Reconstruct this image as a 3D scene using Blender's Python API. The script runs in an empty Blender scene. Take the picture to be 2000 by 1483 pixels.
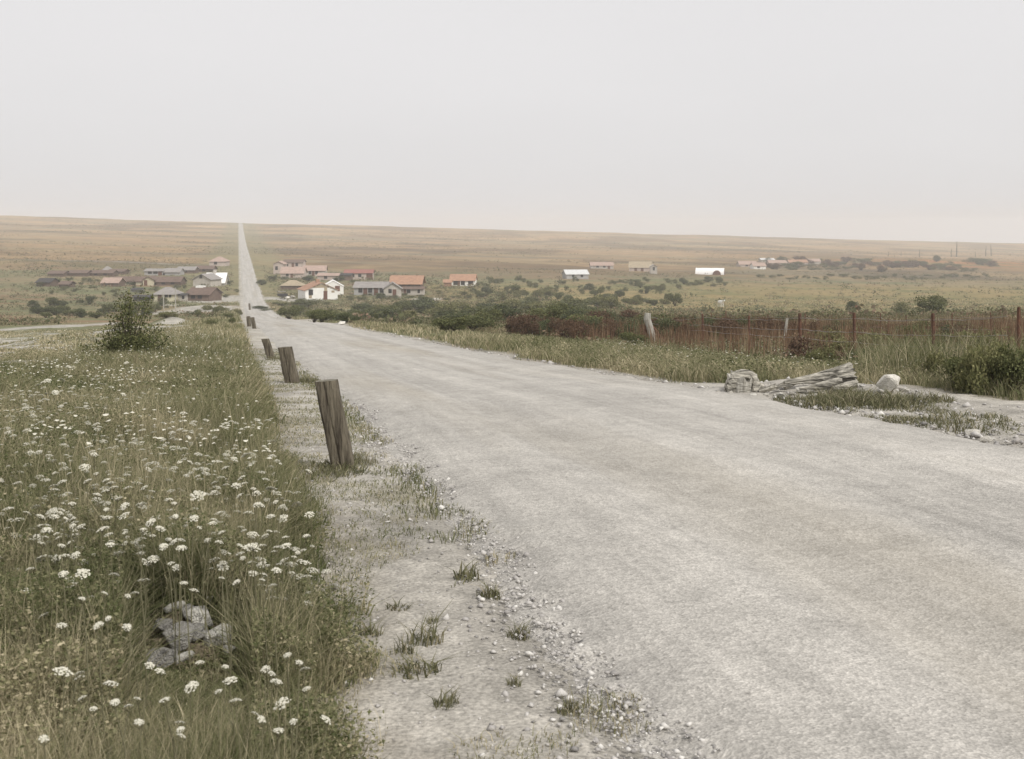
import bpy, bmesh, math, random
import numpy as np
from mathutils import Vector, Matrix

random.seed(7); rng = np.random.default_rng(11)
sc = bpy.context.scene
COL = sc.collection
R = math.radians
F = 2300.0; CX = 1000.0; HY = 450.0        # focal length and eye level in photograph pixels (2000 wide)

# ---------------------------------------------------------------- camera
cam_d = bpy.data.cameras.new('camera'); cam = bpy.data.objects.new('camera', cam_d); COL.objects.link(cam)
cam.location = (0, 0, 0); cam.rotation_euler = (R(90), 0, 0)
cam_d.sensor_width = 36; cam_d.lens = 36*F/2000; cam_d.shift_y = -(741.5-HY)/2000
cam_d.clip_start = 0.05; cam_d.clip_end = 8000
cam_d.dof.use_dof = True; cam_d.dof.focus_distance = 13; cam_d.dof.aperture_fstop = 11
sc.camera = cam

# ---------------------------------------------------------------- sky and sun
SUN_EL, SUN_AZ = 48, 140          # azimuth clockwise from the view direction (+Y): behind the camera, to the right
w = bpy.data.worlds.new('World'); sc.world = w; w.use_nodes = True
nt = w.node_tree; bg = nt.nodes['Background']
sky = nt.nodes.new('ShaderNodeTexSky'); sky.sky_type = 'NISHITA'; sky.sun_disc = False
sky.sun_elevation = R(SUN_EL); sky.sun_rotation = R(SUN_AZ)
sky.air_density = 1.0; sky.dust_density = 6.0; sky.ozone_density = 1.0
hs = nt.nodes.new('ShaderNodeHueSaturation'); hs.inputs['Saturation'].default_value = 0.10
veil = nt.nodes.new('ShaderNodeMix'); veil.data_type = 'RGBA'          # thin even overcast drawn over the blue
veil.inputs[0].default_value = 0.72; veil.inputs[7].default_value = (7.3, 7.2, 7.28, 1)
tcw = nt.nodes.new('ShaderNodeTexCoord'); mpw = nt.nodes.new('ShaderNodeMapping'); mpw.inputs['Scale'].default_value = (1, 1, 3.5)
nw = nt.nodes.new('ShaderNodeTexNoise'); nw.inputs['Scale'].default_value = 1.6; nw.inputs['Detail'].default_value = 5; mw = nt.nodes.new('ShaderNodeMapRange')
mw.inputs[1].default_value = .3; mw.inputs[2].default_value = .7; mw.inputs[3].default_value = .80; mw.inputs[4].default_value = .87
nt.links.new(tcw.outputs['Generated'], mpw.inputs[0]); nt.links.new(mpw.outputs[0], nw.inputs['Vector']); nt.links.new(nw.outputs[0], mw.inputs[0]); nt.links.new(mw.outputs[0], veil.inputs[0])
nt.links.new(sky.outputs[0], hs.inputs['Color']); nt.links.new(hs.outputs[0], veil.inputs[6])
nt.links.new(veil.outputs[2], bg.inputs[0]); bg.inputs[1].default_value = 0.10
sd = bpy.data.lights.new('sun', 'SUN'); so = bpy.data.objects.new('sun', sd); COL.objects.link(so)
sd.energy = 2.3; sd.angle = R(3); sd.color = (1.0, 0.96, 0.90)
az = R(SUN_AZ); el = R(SUN_EL)
sv = Vector((math.sin(az)*math.cos(el), math.cos(az)*math.cos(el), math.sin(el)))
so.rotation_euler = sv.to_track_quat('Z', 'Y').to_euler(); so.location = (5, -8, 20)
sc.view_settings.view_transform = 'Standard'; sc.view_settings.look = 'None'
sc.view_settings.exposure = 0.26; sc.view_settings.gamma = 1.0
sc.render.engine = 'CYCLES'
sc.cycles.max_bounces = 5; sc.cycles.diffuse_bounces = 3; sc.cycles.volume_bounces = 1; sc.cycles.transparent_max_bounces = 8

# ---------------------------------------------------------------- small helpers
def tag(o, label=None, cat=None, group=None, kind=None):
    if label: o['label'] = label
    if cat: o['category'] = cat
    if group: o['group'] = group
    if kind: o['kind'] = kind
    return o
def empty(name, loc, label, cat, group=None, rz=0):
    o = bpy.data.objects.new(name, None); COL.objects.link(o); o.location = loc; o.rotation_euler = (0, 0, rz)
    o.empty_display_size = 0.3
    return tag(o, label, cat, group)
def mesh_from(name, V, Fc, smooth=False):
    me = bpy.data.meshes.new(name); me.from_pydata([tuple(v) for v in V], [], Fc); me.update()
    if smooth: me.polygons.foreach_set('use_smooth', [True]*len(me.polygons))
    return me
def tri_mesh(name, V, T, smooth=False):
    """fast numpy triangle mesh"""
    me = bpy.data.meshes.new(name); V = np.asarray(V, np.float32); T = np.asarray(T, np.int32)
    k = T.shape[1]
    me.vertices.add(len(V)); me.vertices.foreach_set('co', V.ravel())
    me.loops.add(T.size); me.loops.foreach_set('vertex_index', T.ravel())
    me.polygons.add(len(T)); me.polygons.foreach_set('loop_start', np.arange(0, T.size, k, dtype=np.int32))
    me.polygons.foreach_set('loop_total', np.full(len(T), k, np.int32))
    if smooth: me.polygons.foreach_set('use_smooth', np.ones(len(T), bool))
    me.update(calc_edges=True); me.validate()
    return me
def obj(name, me, mat, parent=None, loc=None):
    o = bpy.data.objects.new(name, me); COL.objects.link(o)
    if mat is not None and not me.materials:
        for m in (mat if isinstance(mat, (list, tuple)) else [mat]): me.materials.append(m)
    if parent is not None: o.parent = parent
    if loc is not None: o.location = loc
    return o

# value noise --------------------------------------------------------------
def _h(ix, iy, seed):
    n = (ix.astype(np.int64)*374761393 + iy.astype(np.int64)*668265263 + seed*1442695041) & 0x7fffffff
    n = ((n ^ (n >> 13))*1274126177) & 0x7fffffff
    n = (n ^ (n >> 16)) & 0xffff
    return n/65535.0
def vnoise(x, y, seed=0):
    x = np.asarray(x, float); y = np.asarray(y, float)
    ix = np.floor(x); iy = np.floor(y); fx = x-ix; fy = y-iy
    fx = fx*fx*(3-2*fx); fy = fy*fy*(3-2*fy)
    a = _h(ix, iy, seed); b = _h(ix+1, iy, seed); c = _h(ix, iy+1, seed); d = _h(ix+1, iy+1, seed)
    return (a*(1-fx)+b*fx)*(1-fy)+(c*(1-fx)+d*fx)*fy
def fbm(x, y, seed=0, oct=4):
    t = 0; a = .5; tot = 0
    for i in range(oct):
        t = t+a*vnoise(x*2**i+17.3*i, y*2**i-9.1*i, seed+i); tot += a; a *= .5
    return t/tot
def sstep(a, b, x):
    t = np.clip((np.asarray(x, float)-a)/(b-a), 0, 1); return t*t*(3-2*t)

# ---------------------------------------------------------------- terrain: s = along the road, w = across it (metres)
TH = math.atan(535/2300.0); CT, ST = math.cos(TH), math.sin(TH)
def sw(x, y): return (-ST*x+CT*y, CT*x+ST*y)
def xy(s, w): return (-ST*s+CT*w, CT*s+ST*w)
_y = np.array([-40,-5,0,3.2,6.7,11,19,30,47,60,90,149,190,230,290,345,440,545,750,1035,1300,1500,1640,1900,2500,4000])
_H = np.array([1.3,1.3,1.33,1.38,1.47,1.70,2.28,3.0,4.1,4.9,7.0,11,13.1,14.6,15.4,15.2,14.2,12.9,10.8,5.6,-1.2,-8,-10.2,-7,15,60])
_s = (_y-.72)/CT
def pchip(xs, ys, x):
    h = np.diff(xs); d = np.diff(ys)/h; m = np.zeros(len(xs))
    for i in range(1, len(xs)-1):
        if d[i-1]*d[i] > 0:
            w1 = 2*h[i]+h[i-1]; w2 = h[i]+2*h[i-1]; m[i] = (w1+w2)/(w1/d[i-1]+w2/d[i])
    m[0] = d[0]; m[-1] = d[-1]
    k = np.clip(np.searchsorted(xs, x)-1, 0, len(xs)-2)
    t = (x-xs[k])/h[k]; t = np.clip(t, -1, 2)
    return (2*t**3-3*t**2+1)*ys[k]+(t**3-2*t**2+t)*h[k]*m[k]+(-2*t**3+3*t**2)*ys[k+1]+(t**3-t**2)*h[k]*m[k+1]
_ds = np.geomspace(1, 4100, 5000)-41; _dh = pchip(_s, _H, _ds)
WL, WR = 1.07, 5.35        # road edges
MOUNDS = []                # (s, w, rs, rw, h)
def height(x, y):
    s, w = sw(np.asarray(x, float), np.asarray(y, float))
    z = -np.interp(s, _ds, _dh)
    k = .002+.024*sstep(30, 600, s)
    z = z-k*(w-3.2)
    off = np.maximum(np.maximum(WL-w, w-WR), 0)
    # right field lies lower than the road, left verge swells a little and the ground behind it falls away
    z = z-.5*sstep(7, 12, w)*sstep(8, 20, s)
    z = z+.12*sstep(.6, -1.2, w)*(1-sstep(30, 60, s))
    z = z-.35*sstep(-5, -10, w)*sstep(14, 26, s)*(1-sstep(60, 140, s))
    # relief growing with the distance from the road and from the camera
    z = z+sstep(0, 1.5, off)*(.10*(fbm(x*1.1, y*1.1, 3)-.5)+.035*(fbm(x*5, y*5, 5, 3)-.5))
    z = z+sstep(3, 20, off)*(1-sstep(700, 1300, s)*.6)*(.5*sstep(20, 90, s)*(fbm(x/9, y/9, 8)-.5)+1.6*sstep(80, 400, s)*(fbm(x/60, y/45, 9)-.5))
    z = z+sstep(900, 1400, s)*sstep(3, 80, off)*(5*(fbm(x/230, y/400, 12, 3)-.5)+1.2*(fbm(x/25, y/60, 13, 3)-.5))
    for (ms, mw, rs, rw, h) in MOUNDS:
        z = z+h*np.exp(-(((s-ms)/rs)**2+((w-mw)/rw)**2))
    return z
_gy = np.concatenate([np.geomspace(1.2, 2400, 9000)])
def G(px, py):
    """the ground point that a place in the photograph stands on, found by following the sight line down to the terrain"""
    X = (px-CX)/F*_gy; Z = -(py-HY)/F*_gy; T = height(X, _gy)
    hit = np.nonzero(T >= Z)[0]
    i = hit[0] if len(hit) else len(_gy)-1
    return Vector((X[i], _gy[i], float(T[i])))
def on(x, y, dz=0): return Vector((x, y, float(height(x, y))+dz))
def mound(px, py, hw, rs, h):
    p = G(px, py); s, w_ = sw(p.x, p.y); MOUNDS.append((s, w_, rs, hw*p.y/F, h))
mound(405, 604, 60, 5, .7); mound(335, 632, 34, 2.5, .5); mound(258, 740, 42, .5, .16)
mound(180, 668, 120, 3.0, .25); mound(1560, 768, 150, .5, .16); mound(1740, 775, 60, .5, .12)
mound(365, 1232, 75, .24, .16); mound(1040, 650, 120, 2, .3); mound(1850, 515, 200, 40, 3.0); mound(676, 634, 14, 1.2, .4)

# ---------------------------------------------------------------- materials
def mat(name, c1, c2=None, scale=3.0, rough=.9, bump=.0, bscale=40, detail=6, c3=None, stretch=(1, 1, 1), contrast=.18, attr=None, attr_mix=0):
    m = bpy.data.materials.new(name); m.use_nodes = True; t = m.node_tree; b = t.nodes['Principled BSDF']
    b.inputs['Roughness'].default_value = rough; b.inputs['Specular IOR Level'].default_value = .15
    if c2 is None: c2 = tuple(v*.72 for v in c1)
    tc = t.nodes.new('ShaderNodeTexCoord'); mp = t.nodes.new('ShaderNodeMapping'); mp.inputs['Scale'].default_value = stretch
    t.links.new(tc.outputs['Object'], mp.inputs['Vector'])
    n = t.nodes.new('ShaderNodeTexNoise'); n.inputs['Scale'].default_value = scale; n.inputs['Detail'].default_value = detail
    n.inputs['Roughness'].default_value = .65
    t.links.new(mp.outputs[0], n.inputs['Vector'])
    rp = t.nodes.new('ShaderNodeValToRGB'); e = rp.color_ramp.elements
    e[0].position = .5-contrast; e[1].position = .5+contrast
    e[0].color = (*c2, 1); e[1].color = (*c1, 1)
    if c3: x = rp.color_ramp.elements.new(.5); x.color = (*c3, 1)
    t.links.new(n.outputs[0], rp.inputs[0]); t.links.new(rp.outputs[0], b.inputs['Base Color'])
    if bump:
        n2 = t.nodes.new('ShaderNodeTexNoise'); n2.inputs['Scale'].default_value = bscale; n2.inputs['Detail'].default_value = 5
        t.links.new(mp.outputs[0], n2.inputs['Vector'])
        bp = t.nodes.new('ShaderNodeBump'); bp.inputs['Strength'].default_value = bump; bp.inputs['Distance'].default_value = .02
        t.links.new(n2.outputs[0], bp.inputs['Height']); t.links.new(bp.outputs[0], b.inputs['Normal'])
    return m
def leafmat(name, stops, rough=.75, transl=.25):
    """colour by a tint number stored on every blade or leaf"""
    m = bpy.data.materials.new(name); m.use_nodes = True; t = m.node_tree; b = t.nodes['Principled BSDF']
    b.inputs['Roughness'].default_value = rough; b.inputs['Specular IOR Level'].default_value = .12
    a = t.nodes.new('ShaderNodeAttribute'); a.attribute_name = 'tint'
    rp = t.nodes.new('ShaderNodeValToRGB'); e = rp.color_ramp.elements
    e[0].position = stops[0][0]; e[0].color = (*stops[0][1], 1); e[1].position = stops[-1][0]; e[1].color = (*stops[-1][1], 1)
    for p, c in stops[1:-1]: x = e.new(p); x.color = (*c, 1)
    t.links.new(a.outputs['Fac'], rp.inputs[0]); t.links.new(rp.outputs[0], b.inputs['Base Color'])
    tr = t.nodes.new('ShaderNodeBsdfTranslucent'); mx = t.nodes.new('ShaderNodeMixShader'); mx.inputs[0].default_value = transl
    t.links.new(rp.outputs[0], tr.inputs[0]); t.links.new(b.outputs[0], mx.inputs[1]); t.links.new(tr.outputs[0], mx.inputs[2])
    t.links.new(mx.outputs[0], t.nodes['Material Output'].inputs[0])
    return m
def set_tint(me, vals):
    a = me.attributes.new('tint', 'FLOAT', 'POINT'); a.data.foreach_set('value', np.asarray(vals, np.float32))

# ---------------------------------------------------------------- ground cover masks
def patch(px, py, hw, hh):
    a = G(px, py); b = G(px, py+hh); c = G(px, max(py-hh, 446)); s0, w0 = sw(a.x, a.y)
    return (a.x, a.y, hw*a.y/F, max((c.y-b.y)/2, .05))
CHALK = [patch(*p) for p in [(150,679,95,3), (180,650,120,3), (405,603,66,8), (335,632,36,8), (430,587,60,5),
    (390,640,50,8), (260,741,62,13), (320,612,50,5), (560,586,70,3), (835,584,32,2.5), (450,582,35,5), (720,606,40,5), (1050,655,60,5), (90,640,60,8),
    (1560,770,150,10), (1850,790,140,17), (1250,768,150,6), (1010,722,100,5), (1225,700,40,4), (610,625,70,4), (300,596,50,2)]]
FAR_TRACKS = [(40, 420, 511, 3.0, .8), (1480, 2000, 499, 3.5, .4), (860, 1040, 478, 4, .15)]    # pale lines far off: px0, px1, py, half depth in m, strength
_ft = []
for (a, b, py, hd, st) in FAR_TRACKS:
    p = G((a+b)/2, py); _ft.append(((a-CX)/F*p.y, (b-CX)/F*p.y, p.y, hd, st))
def bare(x, y):
    """0 = overgrown, 1 = bare chalky soil"""
    s, w = sw(x, y)
    e = .55+.5*(fbm(x*1.3, y*1.3, 21)-.5)+.25*(fbm(x*6, y*6, 22)-.5)
    left = sstep(-.40, .34, w-(.30+e*.6-.35)-.28*(fbm(x*9, y*9, 24, 3)-.5))
    rr = 5.55+.9*(fbm(s*.35, w*0+3, 23)-.4)+2.1*sstep(14.6, 12.2, s+0*w)
    right = sstep(.3, -.3, w-rr)
    b = left*right
    for (cx, cy, rx, ry) in CHALK:
        q = ((x-cx)/rx)**2+((y-cy)/ry)**2
        b = np.maximum(b, .92*sstep(1.5, .35, q+1.1*(fbm(x*.7/ max(.25, rx*.12), y*.7/max(.25, ry*.12), 31)-.5)))
    fl = sstep(-2.2, -3.6, w+1.6*(fbm(x/3, y/3, 115)-.5))*sstep(15, 19, s)*sstep(95, 60, s)
    b = np.maximum(b, fl*np.clip(.28+.65*sstep(.42, .62, fbm(x/.7, y/1.3, 116)*.65+fbm(x/5, y/5, 117)*.35)-.25*(fbm(x*4, y*2, 118)>.55), 0, 1))
    for (x0, x1, yc, hd, st) in _ft:
        b = np.maximum(b, st*sstep(1.3, .5, np.abs(y-yc-3*(fbm(x/30, x*0, 41)-.5))/hd)*sstep(x0, x0+8, x)*sstep(x1, x1-25, x)*(.6+.5*fbm(x/12, y/9, 44)))
    return b

C = lambda *v: np.array(v)
SOIL = C(.42, .395, .35); EARTH = C(.20, .165, .115); DRY = C(.34, .27, .16); GREEN = C(.135, .15, .075); RUST = C(.23, .13, .08); GOLD = C(.54, .37, .195)
def ground_colour(x, y):
    s, w = sw(x, y)
    px = CX+F*x/np.maximum(y, 1)
    n1 = fbm(x/3, y/3, 51); n2 = fbm(x/25, y/18, 52); n3 = fbm(x/110, y/60, 53)
    def mx(a, b, t): return a*(1-t[:, None])+b*t[:, None]
    base = np.tile(EARTH, (len(x), 1))
    base = mx(base, np.tile(GREEN, (len(x), 1)), sstep(.35, .7, n1)*.6)
    mid = mx(np.tile(DRY*.68, (len(x), 1)), np.tile(GREEN, (len(x), 1)), sstep(.34, .6, n2*.6+n1*.4)*.85)
    mid = mx(mid, np.tile(RUST, (len(x), 1)), sstep(.55, .72, fbm(x/16, y/14, 57))*.45)
    c = mx(base, mid, sstep(20, 60, s))
    # meadow to the right in the middle distance is open dry pasture
    past = sstep(40, 60, w)*sstep(110, 150, s)*(1-sstep(330, 420, s))
    c = mx(c, mx(np.tile(C(.26, .20, .095), (len(x), 1)), np.tile(C(.155, .15, .065), (len(x), 1)), sstep(.4, .65, n1*.5+n2*.5)), past*.9)
    # long far slope: gold heath with strips of green and rust that lie across the view
    strip = fbm(x/160, y/22, 61, 4); strip2 = fbm(x/45, y/9, 62, 3)
    far = mx(np.tile(GOLD, (len(x), 1)), np.tile(C(.30, .265, .17), (len(x), 1)), sstep(.42, .66, strip)*.8)
    far = mx(far, np.tile(C(.38, .22, .12), (len(x), 1)), sstep(.5, .72, strip2)*.5)
    far = mx(far, np.tile(C(.52, .40, .22), (len(x), 1)), sstep(.58, .75, n3)*.6)
    far = far*(.72-.20*sstep(1300, 600, s))[:, None]*(1-.42*sstep(.46, .62, fbm(x/70, y/75, 67, 5)))[:, None]*(1+.5*(fbm(x/7, y/12, 66, 3)-.5))[:, None]  # colour lightens with distance, painting the haze gradient on the slope
    c = mx(c, far, sstep(380, 520, s))
    # rust coloured bank beyond the pasture on the right
    bank = np.exp(-((s-760)/130)**2)*sstep(330, 450, w)
    c = mx(c, mx(np.tile(C(.34, .14, .05), (len(x), 1)), np.tile(C(.15, .125, .05), (len(x), 1)), sstep(.4, .6, strip2)), np.clip(bank, 0, 1)*.9)
    # dark strips of scrub on both sides of the straight road
    c = mx(c, np.tile(C(.20, .18, .09), (len(x), 1)), np.exp(-(np.maximum(np.abs(w-3.2)-12, 0)/7)**2)*sstep(200, 330, s)*.65)
    b = np.clip(bare(x, y), 0, 1)
    soil = np.tile(SOIL, (len(x), 1))*(1-.18*sstep(.45, .7, fbm(x*2.2, y*2.2, 71)))[:, None]
    moss = sstep(.50, .64, fbm(x*3.2, y*3.2, 97)*.6+fbm(x*.9, y*.9, 98)*.4)*((w > -1) & (w < 1.3))*sstep(2.5, 7, s)*.55
    soil = mx(soil, np.tile(C(.25, .225, .15), (len(x), 1)), moss)
    return mx(c, soil, b)

# ---------------------------------------------------------------- ground and road sheets
def grow(a, step, g, end):
    out = [a]; v = a
    while v < end: v += max(step, abs(v-a)*g); out.append(v)
    return out
Srow = np.array(sorted(set([-6, -3, -1, 0]+grow(1.0, .07, .0105, 3200))))
wr_ = grow(6.2, .10, .021, 1500); wl_ = [4-(v) for v in grow(3.6, .10, .021, 1300)]
Wcol = np.array(sorted(set(np.round(list(np.arange(.5, 6.15, .14))+wr_+[v for v in wl_ if v < .5], 4))))
def sheet(name, S, W, zf, colour):
    ss, ww = np.meshgrid(S, W, indexing='ij'); x, y = xy(ss.ravel(), ww.ravel()); z = zf(x, y, ss.ravel(), ww.ravel())
    V = np.column_stack([x, y, z]); n, m = len(S), len(W)
    i = np.arange((n-1)*(m-1)); r = i//(m-1); c = i % (m-1); a = r*m+c
    me = tri_mesh(name, V, np.column_stack([a, a+1, a+m+1, a+m]), True)
    if colour is not None:
        col = np.ones((len(V), 4), np.float32); col[:, :3] = colour(x, y)
        at = me.attributes.new('cover', 'FLOAT_COLOR', 'POINT'); at.data.foreach_set('color', col.ravel())
    return me
def gmat():
    m = bpy.data.materials.new('ground_cover'); m.use_nodes = True; t = m.node_tree; b = t.nodes['Principled BSDF']; N = t.nodes.new; L = t.links.new
    b.inputs['Roughness'].default_value = 1; b.inputs['Specular IOR Level'].default_value = .05
    a = N('ShaderNodeAttribute'); a.attribute_name = 'cover'; g = N('ShaderNodeNewGeometry')
    prev = a.outputs['Color']
    for sc_, lo, hi in ((70, .70, 1.28), (9, .78, 1.2), (1.1, .82, 1.15), (.16, .85, 1.12)):
        n = N('ShaderNodeTexNoise'); n.inputs['Scale'].default_value = sc_; n.inputs['Detail'].default_value = 4; L(g.outputs['Position'], n.inputs['Vector'])
        r = N('ShaderNodeMapRange'); r.inputs[1].default_value = .3; r.inputs[2].default_value = .7; r.inputs[3].default_value = lo; r.inputs[4].default_value = hi
        L(n.outputs[0], r.inputs[0]); v = N('ShaderNodeVectorMath'); v.operation = 'SCALE'; L(prev, v.inputs[0]); L(r.outputs[0], v.inputs['Scale']); prev = v.outputs[0]
    L(prev, b.inputs['Base Color'])
    n = N('ShaderNodeTexNoise'); n.inputs['Scale'].default_value = 45; n.inputs['Detail'].default_value = 6; L(g.outputs['Position'], n.inputs['Vector'])
    bp = N('ShaderNodeBump'); bp.inputs['Strength'].default_value = .6; bp.inputs['Distance'].default_value = .03; L(n.outputs[0], bp.inputs['Height']); L(bp.outputs[0], b.inputs['Normal'])
    return m
def zground(x, y, s, w):
    inside = sstep(WL-.25, WL+.15, w)*sstep(WR+.25, WR-.15, w)*sstep(1650, 1600, s)
    return height(x, y)-(.05+.1*sstep(100, 400, s))*inside
ground = obj('ground', sheet('ground', Srow, Wcol, zground, ground_colour), gmat()); tag(ground, 'rolling ground of dry grass and bare chalk reaching to the low ridge', kind='structure')

def road_mat():
    m = bpy.data.materials.new('crushed_chalk_road'); m.use_nodes = True; t = m.node_tree; b = t.nodes['Principled BSDF']; N = t.nodes.new; L = t.links.new
    b.inputs['Roughness'].default_value = .95; b.inputs['Specular IOR Level'].default_value = .1
    a = N('ShaderNodeAttribute'); a.attribute_name = 'lane'
    def noise(vec, sc_, lo, hi, det=4, a0=.32, a1=.68):
        n = N('ShaderNodeTexNoise'); n.inputs['Scale'].default_value = sc_; n.inputs['Detail'].default_value = det; L(vec, n.inputs['Vector'])
        r = N('ShaderNodeMapRange'); r.inputs[1].default_value = a0; r.inputs[2].default_value = a1; r.inputs[3].default_value = lo; r.inputs[4].default_value = hi
        L(n.outputs[0], r.inputs[0]); return r.outputs[0], n.outputs[0]
    mpt = N('ShaderNodeMapping'); mpt.inputs['Scale'].default_value = (1.9, .02, 1); L(a.outputs['Vector'], mpt.inputs['Vector']); mps = N('ShaderNodeMapping'); mps.inputs['Scale'].default_value = (13, .6, 1); L(a.outputs['Vector'], mps.inputs['Vector'])
    mp = N('ShaderNodeMapping'); mp.inputs['Scale'].default_value = (3.0, .22, 1); L(a.outputs['Vector'], mp.inputs['Vector'])
    fac = [noise(mp.outputs[0], 1, .92, 1.06), noise(a.outputs['Vector'], .7, .90, 1.07), noise(a.outputs['Vector'], 5, .91, 1.08), noise(a.outputs['Vector'], 28, .88, 1.10, 6), noise(a.outputs['Vector'], 130, .74, 1.24, 3)]
    rgb = N('ShaderNodeRGB'); rgb.outputs[0].default_value = (.425, .405, .37, 1); prev = rgb.outputs[0]
    v1 = N('ShaderNodeTexVoronoi'); v1.inputs['Scale'].default_value = 75; L(a.outputs['Vector'], v1.inputs['Vector']); s1 = N('ShaderNodeSeparateColor'); L(v1.outputs['Color'], s1.inputs[0])
    r1 = N('ShaderNodeMapRange'); r1.inputs[3].default_value = .84; r1.inputs[4].default_value = 1.15; L(s1.outputs[0], r1.inputs[0]); fac.append((r1.outputs[0], v1.outputs['Distance'])); fac.append(noise(mpt.outputs[0], 1, .86, 1.08, 3)); fac.append(noise(mps.outputs[0], 1, .93, 1.06, 3))
    for f, _ in fac:
        v = N('ShaderNodeVectorMath'); v.operation = 'SCALE'; L(prev, v.inputs[0]); L(f, v.inputs['Scale']); prev = v.outputs[0]
    # blotches of dry weeds and earth trodden into the crown and the far stretch
    mp3 = N('ShaderNodeMapping'); mp3.inputs['Scale'].default_value = (.6, .05, 1); L(a.outputs['Vector'], mp3.inputs['Vector'])
    e_, _ = noise(mp3.outputs[0], 1, 0, .38, 5, .48, .68); me_ = N('ShaderNodeMix'); me_.data_type = 'RGBA'; L(e_, me_.inputs[0]); L(prev, me_.inputs[6]); me_.inputs[7].default_value = (.30, .26, .19, 1); prev = me_.outputs[2]
    # scattered dark flints and leaves pressed into the surface
    vo = N('ShaderNodeTexVoronoi'); vo.inputs['Scale'].default_value = 5.5; L(a.outputs['Vector'], vo.inputs['Vector'])
    r = N('ShaderNodeMapRange'); r.inputs[1].default_value = .03; r.inputs[2].default_value = .10; r.inputs[3].default_value = 1; r.inputs[4].default_value = 0; L(vo.outputs['Distance'], r.inputs[0])
    gate = N('ShaderNodeMath'); gate.operation = 'GREATER_THAN'; gate.inputs[1].default_value = .80
    sep = N('ShaderNodeSeparateColor'); L(vo.outputs['Color'], sep.inputs[0]); L(sep.outputs[0], gate.inputs[0])
    mu = N('ShaderNodeMath'); mu.operation = 'MULTIPLY'; L(r.outputs[0], mu.inputs[0]); L(gate.outputs[0], mu.inputs[1])
    mu2 = N('ShaderNodeMath'); mu2.operation = 'MULTIPLY'; mu2.inputs[1].default_value = .5; L(mu.outputs[0], mu2.inputs[0])
    mixc = N('ShaderNodeMix'); mixc.data_type = 'RGBA'; L(mu2.outputs[0], mixc.inputs[0]); L(prev, mixc.inputs[6]); mixc.inputs[7].default_value = (.13, .12, .11, 1)
    L(mixc.outputs[2], b.inputs['Base Color'])
    ad = N('ShaderNodeMath'); ad.operation = 'ADD'; L(fac[3][1], ad.inputs[0]); L(fac[5][1], ad.inputs[1])
    bp = N('ShaderNodeBump'); bp.inputs['Strength'].default_value = .35; bp.inputs['Distance'].default_value = .012; L(ad.outputs[0], bp.inputs['Height']); L(bp.outputs[0], b.inputs['Normal'])
    return m
def zroad(x, y, s, w):
    nl = .35*(fbm(s*.7, s*0, 81)-.5)+.2*(fbm(s*4, w*4, 82)-.5); nr = .5*(fbm(s*.5, s*0, 83)-.5)+.25*(fbm(s*4, w*4, 84)-.5)
    nl = nl+.3*(fbm(s*9, w*9, 87)-.5)
    m = sstep(WL-.25+nl, WL+.35+nl, w)*sstep(WR+.15+nr, WR-.2+nr, w)
    crown = .05*(1-((w-3.2)/2.2)**2)
    ruts = -.018*(np.exp(-((w-2.3)/.25)**2)+np.exp(-((w-3.9)/.25)**2))*(.5+fbm(s*.2, w*0, 85))
    up = .035+.06*sstep(100, 400, s)
    return height(x, y)-.06+m*(.06+up*.6)+m*(crown*.5+ruts)+m*.03*(fbm(x*2.5, y*2.5, 86)-.5)
Sr = np.array([-6, -3, 0]+[v for v in grow(1.0, .05, .0105, 1648)]); Wr = np.arange(.62, 5.86, .06)
rm = sheet('road', Sr, Wr, zroad, None)
ss, ww = np.meshgrid(Sr, Wr, indexing='ij')
at = rm.attributes.new('lane', 'FLOAT_VECTOR', 'POINT'); at.data.foreach_set('vector', np.column_stack([ww.ravel(), ss.ravel(), 0*ss.ravel()]).astype(np.float32).ravel())
road = obj('road', rm, road_mat()); tag(road, 'pale crushed stone road running straight down the hill and up the far ridge', kind='structure')

# ---------------------------------------------------------------- vegetation meshes
def blades(x, y, h, wd, lean, tint, z=None, curve=.5, seg=2):
    """many thin bent blades: 5 vertices each"""
    n = len(x); a = rng.uniform(0, 2*np.pi, n); la = rng.uniform(0, 2*np.pi, n)
    if z is None: z = height(x, y)
    P = np.column_stack([x, y, z]); side = np.column_stack([np.cos(a), np.sin(a), 0*a])*(wd/2)[:, None]
    ld = np.column_stack([np.cos(la), np.sin(la), 0*a])*(lean*h)[:, None]; up = np.column_stack([0*a, 0*a, h])
    p0 = P-np.array([0, 0, .03]); p1 = P+up*.55+ld*(.55*curve); p2 = P+up+ld
    V = np.stack([p0-side, p0+side, p1+side*.8, p1-side*.8, p2], 1).reshape(-1, 3)
    b = np.arange(n)*5
    T = np.concatenate([np.column_stack([b, b+1, b+2]), np.column_stack([b, b+2, b+3]), np.column_stack([b+3, b+2, b+4])])
    return V, T, np.repeat(tint, 5)
def leaves(P, size, tint, flat=.5, aspect=.55):
    """rhombic leaves facing every way: 4 vertices, 2 triangles"""
    n = len(P); d = rng.normal(size=(n, 3)); d[:, 2] *= flat; d /= np.linalg.norm(d, axis=1)[:, None]
    e = np.cross(d, rng.normal(size=(n, 3))); e /= np.linalg.norm(e, axis=1)[:, None]
    L_ = size[:, None]
    V = np.stack([P-d*L_*.5, P+e*L_*aspect*.5, P+d*L_*.5, P-e*L_*aspect*.5], 1).reshape(-1, 3); b = np.arange(n)*4
    return V, np.concatenate([np.column_stack([b, b+1, b+2]), np.column_stack([b, b+2, b+3])]), np.repeat(tint, 4)
def merge(parts):
    V = []; T = []; K = []; o = 0
    for v, t, k in parts: V.append(v); T.append(t+o); K.append(k); o += len(v)
    return np.concatenate(V), np.concatenate(T), np.concatenate(K)
def tinted(name, parts):
    V, T, K = merge(parts); me = tri_mesh(name, V, T); set_tint(me, K); return me
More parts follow.
